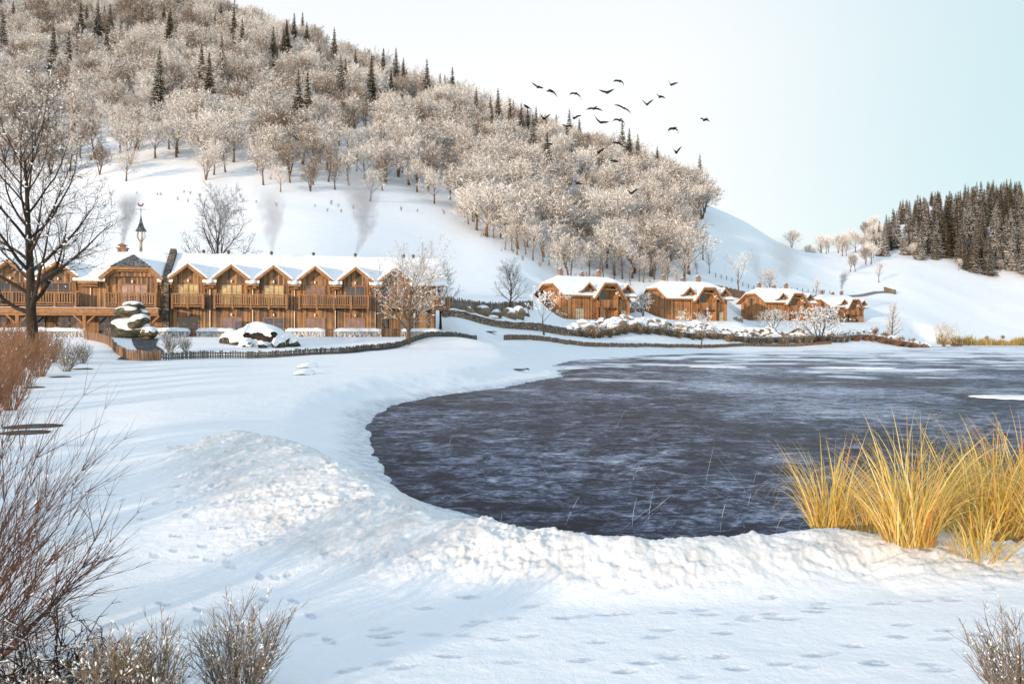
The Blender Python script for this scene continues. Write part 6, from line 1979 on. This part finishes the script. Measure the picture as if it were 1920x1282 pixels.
def stuff_forest(rest):
    """the far part of the wood: one object whose points carry trees"""
    r = random.Random(9)
    me = bpy.data.meshes.new('hillside_wood')
    me.vertices.add(len(rest))
    me.vertices.foreach_set('co', np.array([(p[1], p[2], p[3]) for p in rest], np.float32).ravel())
    a = me.attributes.new('tree_scale', 'FLOAT', 'POINT'); a.data.foreach_set('value', np.array([p[4]/12*r.uniform(1.1, 1.3) for p in rest], np.float32))
    a = me.attributes.new('tree_turn', 'FLOAT', 'POINT'); a.data.foreach_set('value', np.array([r.random()*6.28 for p in rest], np.float32))
    a = me.attributes.new('tree_kind', 'INT', 'POINT'); a.data.foreach_set('value', np.array([pick_kind(r, p[5], p[2], p[6]) for p in rest], np.int32))
    o = link('hillside_wood', me)
    tag(o, 'mass of white frosted bare trees covering the upper hillside', 'forest', kind='stuff')
    firsts = {}
    for ob in COL.objects:
        if ob.type == 'MESH' and ob.parent is not None: firsts.setdefault(ob.data.name, ob)
    ng = bpy.data.node_groups.new('wood', 'GeometryNodeTree')
    ng.interface.new_socket('Geometry', in_out='INPUT', socket_type='NodeSocketGeometry')
    ng.interface.new_socket('Geometry', in_out='OUTPUT', socket_type='NodeSocketGeometry')
    gi = ng.nodes.new('NodeGroupInput'); go = ng.nodes.new('NodeGroupOutput')
    jo = ng.nodes.new('GeometryNodeJoinGeometry')
    for tr, cr in TREES:
        j = ng.nodes.new('GeometryNodeJoinGeometry')
        for m_ in (tr, cr):
            oi = ng.nodes.new('GeometryNodeObjectInfo'); oi.transform_space = 'ORIGINAL'
            oi.inputs['Object'].default_value = firsts[m_.name]
            ng.links.new(oi.outputs['Geometry'], j.inputs[0])
        gti = ng.nodes.new('GeometryNodeGeometryToInstance')
        ng.links.new(j.outputs[0], gti.inputs[0]); ng.links.new(gti.outputs[0], jo.inputs[0])
    def attr(nm, t):
        n = ng.nodes.new('GeometryNodeInputNamedAttribute'); n.data_type = t; n.inputs['Name'].default_value = nm
        return n.outputs['Attribute']
    ip = ng.nodes.new('GeometryNodeInstanceOnPoints')
    mp = ng.nodes.new('GeometryNodeMeshToPoints')
    ng.links.new(gi.outputs[0], mp.inputs['Mesh']); ng.links.new(mp.outputs[0], ip.inputs['Points'])
    ng.links.new(jo.outputs[0], ip.inputs['Instance'])
    ip.inputs['Pick Instance'].default_value = True
    ng.links.new(attr('tree_kind', 'INT'), ip.inputs['Instance Index'])
    cx = ng.nodes.new('ShaderNodeCombineXYZ'); ng.links.new(attr('tree_turn', 'FLOAT'), cx.inputs['Z'])
    ng.links.new(cx.outputs[0], ip.inputs['Rotation'])
    ng.links.new(attr('tree_scale', 'FLOAT'), ip.inputs['Scale'])
    ng.links.new(ip.outputs[0], go.inputs[0])
    md = o.modifiers.new('wood', 'NODES'); md.node_group = ng

def build_spruce_wood():
    """dark spruces on the right-hand slope"""
    r = random.Random(31)
    ED = [(1640, 488), (1668, 478), (1700, 482), (1760, 500), (1800, 512), (1870, 524), (1930, 524), (2150, 530)]
    ex = np.array([e[0] for e in ED]); ey = np.array([hit(e[0], e[1], 200).y for e in ED])
    TOP = [(1620, 470), (1645, 430), (1690, 388), (1760, 368), (1850, 350), (1920, 345), (2150, 335)]
    tx = np.array([e[0] for e in TOP]); ty = np.array([e[1] for e in TOP])
    sp = 8.4; y = 380.0; lst = []
    while y < 660:
        x = 150.0
        while x < 460:
            X = x+r.uniform(-.45, .45)*sp; Y = y+r.uniform(-.45, .45)*sp
            px = 960+X/Y*F
            if 1636 < px < 1990:
                d = Y-np.interp(px, ex, ey)
                z = gz(X, Y)
                h = r.uniform(21, 30)
                lim = CAM_H+(HZ-np.interp(px, tx, ty)-r.uniform(-14, 3))*Y/F-z
                h = min(h, lim)
                if d > 0 and h > 9: lst.append((h/Y, X, Y, z, h, px, d))
            x += sp
        y += sp
    rr = random.Random(5); rr.shuffle(lst); lst.sort(key=lambda p: p[6] > 48); lst = lst[:178]
    lst.sort(key=lambda p: p[2])
    return lst
def place_spruce_wood():
    r = random.Random(32)
    lst = build_spruce_wood()
    print('right spruces', len(lst))
    for _, x, y, z, h, px, d in lst[:185]:
        if d < 22 and r.random() < .22:
            s = r.uniform(6, 9)/12
            place_tree(r.choice(TREES), (x, y, z), r.random()*6, s, 'frosted bare tree standing before the dark spruces on the right slope', 'frosted trees at the foot of the spruce wood', 'frosted_tree')
            continue
        if d < 18: h *= r.uniform(.6, .95)
        s = h/18
        lab = 'snow dusted dark spruce in the front row of the wood on the right slope' if d < 25 else 'snow dusted dark spruce deep inside the wood on the right slope'
        place_tree(r.choice(SPRUCE), (x, y, z), r.random()*6.28, (s*1.4, s*1.4, s), lab, 'spruces on the right slope', 'spruce_tree', 'spruce')
M['snow'] = mat_snow()
M['lump'] = mat_simple('snow_lump', (.93, .915, .90), .7, .04, 2.0, bst=0)
M['frost_bark'] = mat_bark('frosted_bark', (.10, .065, .04), .35, .8, .5, (.22, .15, .095))
M['frost_twig'] = mat_bark('frosted_twig', (.13, .08, .046), -.55, .20, 1.2, (.33, .22, .13), (.96, .915, .855), .5)
M['spruce_bark'] = mat_bark('spruce_bark', (.05, .035, .025), .6, .9, .3)
M['spruce_needle'] = mat_bark('spruce_needle', (.026, .022, .010), .62, .90, .9, (.12, .082, .036), (.88, .86, .83), .9)
M['drywood'] = mat_simple('dry_twig', (.30, .20, .10), .9, .3, 3, bst=0)
M['brown_twig'] = mat_bark('brown_frosted_twig', (.085, .052, .028), .0, .65, 1.1, (.27, .17, .095), (.95, .90, .83), .5)
TREES = [tree_meshes(100+i, 12.0, sp_, M['frost_bark'], M[tw_], name='frosted', frost=fr_) for i, (sp_, tw_, fr_) in enumerate(((DECID, 'frost_twig', .07), (VASE, 'frost_twig', .07), (TALL, 'frost_twig', .06), (DECID, 'frost_twig', .06), (VASE, 'brown_twig', .02), (TALL, 'brown_twig', .02)))]
YTREES = [tree_meshes(200+i, 8.0, YOUNG, M['frost_bark'], M['frost_twig'], name='young') for i in range(3)]
SPRUCE = [conifer_meshes(300+i, 18.0, 3.1, M['spruce_bark'], M['spruce_needle']) for i in range(3)]
building_materials(); site_materials()
build_ground(); build_lake()
guest_wing(); main_lodge(); cottages()
garden(); boulders(); smoke(); birds()
build_forest(); place_spruce_wood(); single_trees(); shrubs(); reeds()
# ------------------------------------------------------------------ camera, sun, sky
def setup():
    cam = bpy.data.cameras.new('camera'); co = bpy.data.objects.new('camera', cam); COL.objects.link(co)
    co.location = (0, 0, CAM_H); co.rotation_euler = (math.radians(90), 0, 0)
    cam.sensor_width = 36; cam.lens = 36*F/1920.0
    cam.shift_y = -(641-HZ)/1920.0
    cam.clip_start = 0.1; cam.clip_end = 6000
    scene.camera = co
    sx, sy = -0.62, -0.78
    el = math.radians(SUN_EL)
    sd = Vector((sx, sy, 0)).normalized()*math.cos(el) + Vector((0, 0, math.sin(el)))
    L = bpy.data.lights.new('sun', 'SUN'); L.energy = SUN_E; L.angle = math.radians(0.55); L.color = SUN_C
    lo = bpy.data.objects.new('sun', L); COL.objects.link(lo)
    lo.rotation_euler = (-sd).to_track_quat('-Z', 'Y').to_euler()
    w = bpy.data.worlds.new('World'); scene.world = w; w.use_nodes = True
    nt = w.node_tree; nt.nodes.clear()
    sky = nt.nodes.new('ShaderNodeTexSky'); sky.sky_type = 'NISHITA'; sky.sun_disc = False
    sky.sun_elevation = el
    sky.sun_rotation = math.atan2(sd.x, sd.y)
    sky.altitude = 600; sky.air_density = 1.0; sky.dust_density = 0.6; sky.ozone_density = 1.0
    bg = nt.nodes.new('ShaderNodeBackground'); bg.inputs['Strength'].default_value = SKY_S
    out = nt.nodes.new('ShaderNodeOutputWorld')
    # thin winter veil of cloud: paler towards the left of the view, clear towards the right
    tc = nt.nodes.new('ShaderNodeTexCoord')
    sp = nt.nodes.new('ShaderNodeSeparateXYZ'); nt.links.new(tc.outputs['Generated'], sp.inputs[0])
    mr = nt.nodes.new('ShaderNodeMapRange'); mr.interpolation_type = 'SMOOTHSTEP'
    mr.inputs['From Min'].default_value = 0.02; mr.inputs['From Max'].default_value = 0.62
    mr.inputs['To Min'].default_value = 0.92; mr.inputs['To Max'].default_value = 0.88
    nt.links.new(sp.outputs['X'], mr.inputs['Value'])
    mx = nt.nodes.new('ShaderNodeMix'); mx.data_type = 'RGBA'
    nt.links.new(mr.outputs[0], mx.inputs[0]); nt.links.new(sky.outputs[0], mx.inputs[6])
    el_ = nt.nodes.new('ShaderNodeMapRange'); el_.inputs['From Min'].default_value = 0.30; el_.inputs['From Max'].default_value = 0.8
    nt.links.new(sp.outputs['Z'], el_.inputs['Value'])
    vm = nt.nodes.new('ShaderNodeMix'); vm.data_type = 'RGBA'
    hv = nt.nodes.new('ShaderNodeMix'); hv.data_type = 'RGBA'; hv.inputs[6].default_value = VEIL; hv.inputs[7].default_value = VEIL_R
    hm = nt.nodes.new('ShaderNodeMapRange'); hm.interpolation_type = 'SMOOTHSTEP'; hm.inputs['From Min'].default_value = 0.13; hm.inputs['From Max'].default_value = 0.56
    nt.links.new(sp.outputs['X'], hm.inputs['Value']); nt.links.new(hm.outputs[0], hv.inputs[0]); nt.links.new(hv.outputs[2], vm.inputs[6])
    vm.inputs[7].default_value = VEIL_UP
    nt.links.new(el_.outputs[0], vm.inputs[0]); nt.links.new(vm.outputs[2], mx.inputs[7])
    nt.links.new(mx.outputs[2], bg.inputs['Color']); nt.links.new(bg.outputs[0], out.inputs[0])
    vs = scene.view_settings
    vs.view_transform = 'Standard'; vs.look = 'None'; vs.exposure = EXPO; vs.gamma = 1.0
    scene.cycles.max_bounces = 6; scene.cycles.diffuse_bounces = 3; scene.cycles.glossy_bounces = 3
    scene.cycles.transparent_max_bounces = 8; scene.cycles.volume_bounces = 1
    scene.cycles.use_adaptive_sampling = True; scene.cycles.adaptive_threshold = 0.02
    scene.cycles.use_denoising = USE_DN
    scene.cycles.caustics_reflective = False; scene.cycles.caustics_refractive = False
SUN_EL = 8.0; SUN_E = 4.4; SUN_C = (1.0, 0.78, 0.57); SKY_S = 0.138; VEIL = (8.15, 8.2, 8.25, 1); VEIL_R = (5.3, 6.9, 7.2, 1); VEIL_UP = (4.9, 6.45, 8.1, 1); EXPO = -0.08; USE_DN = True
setup()
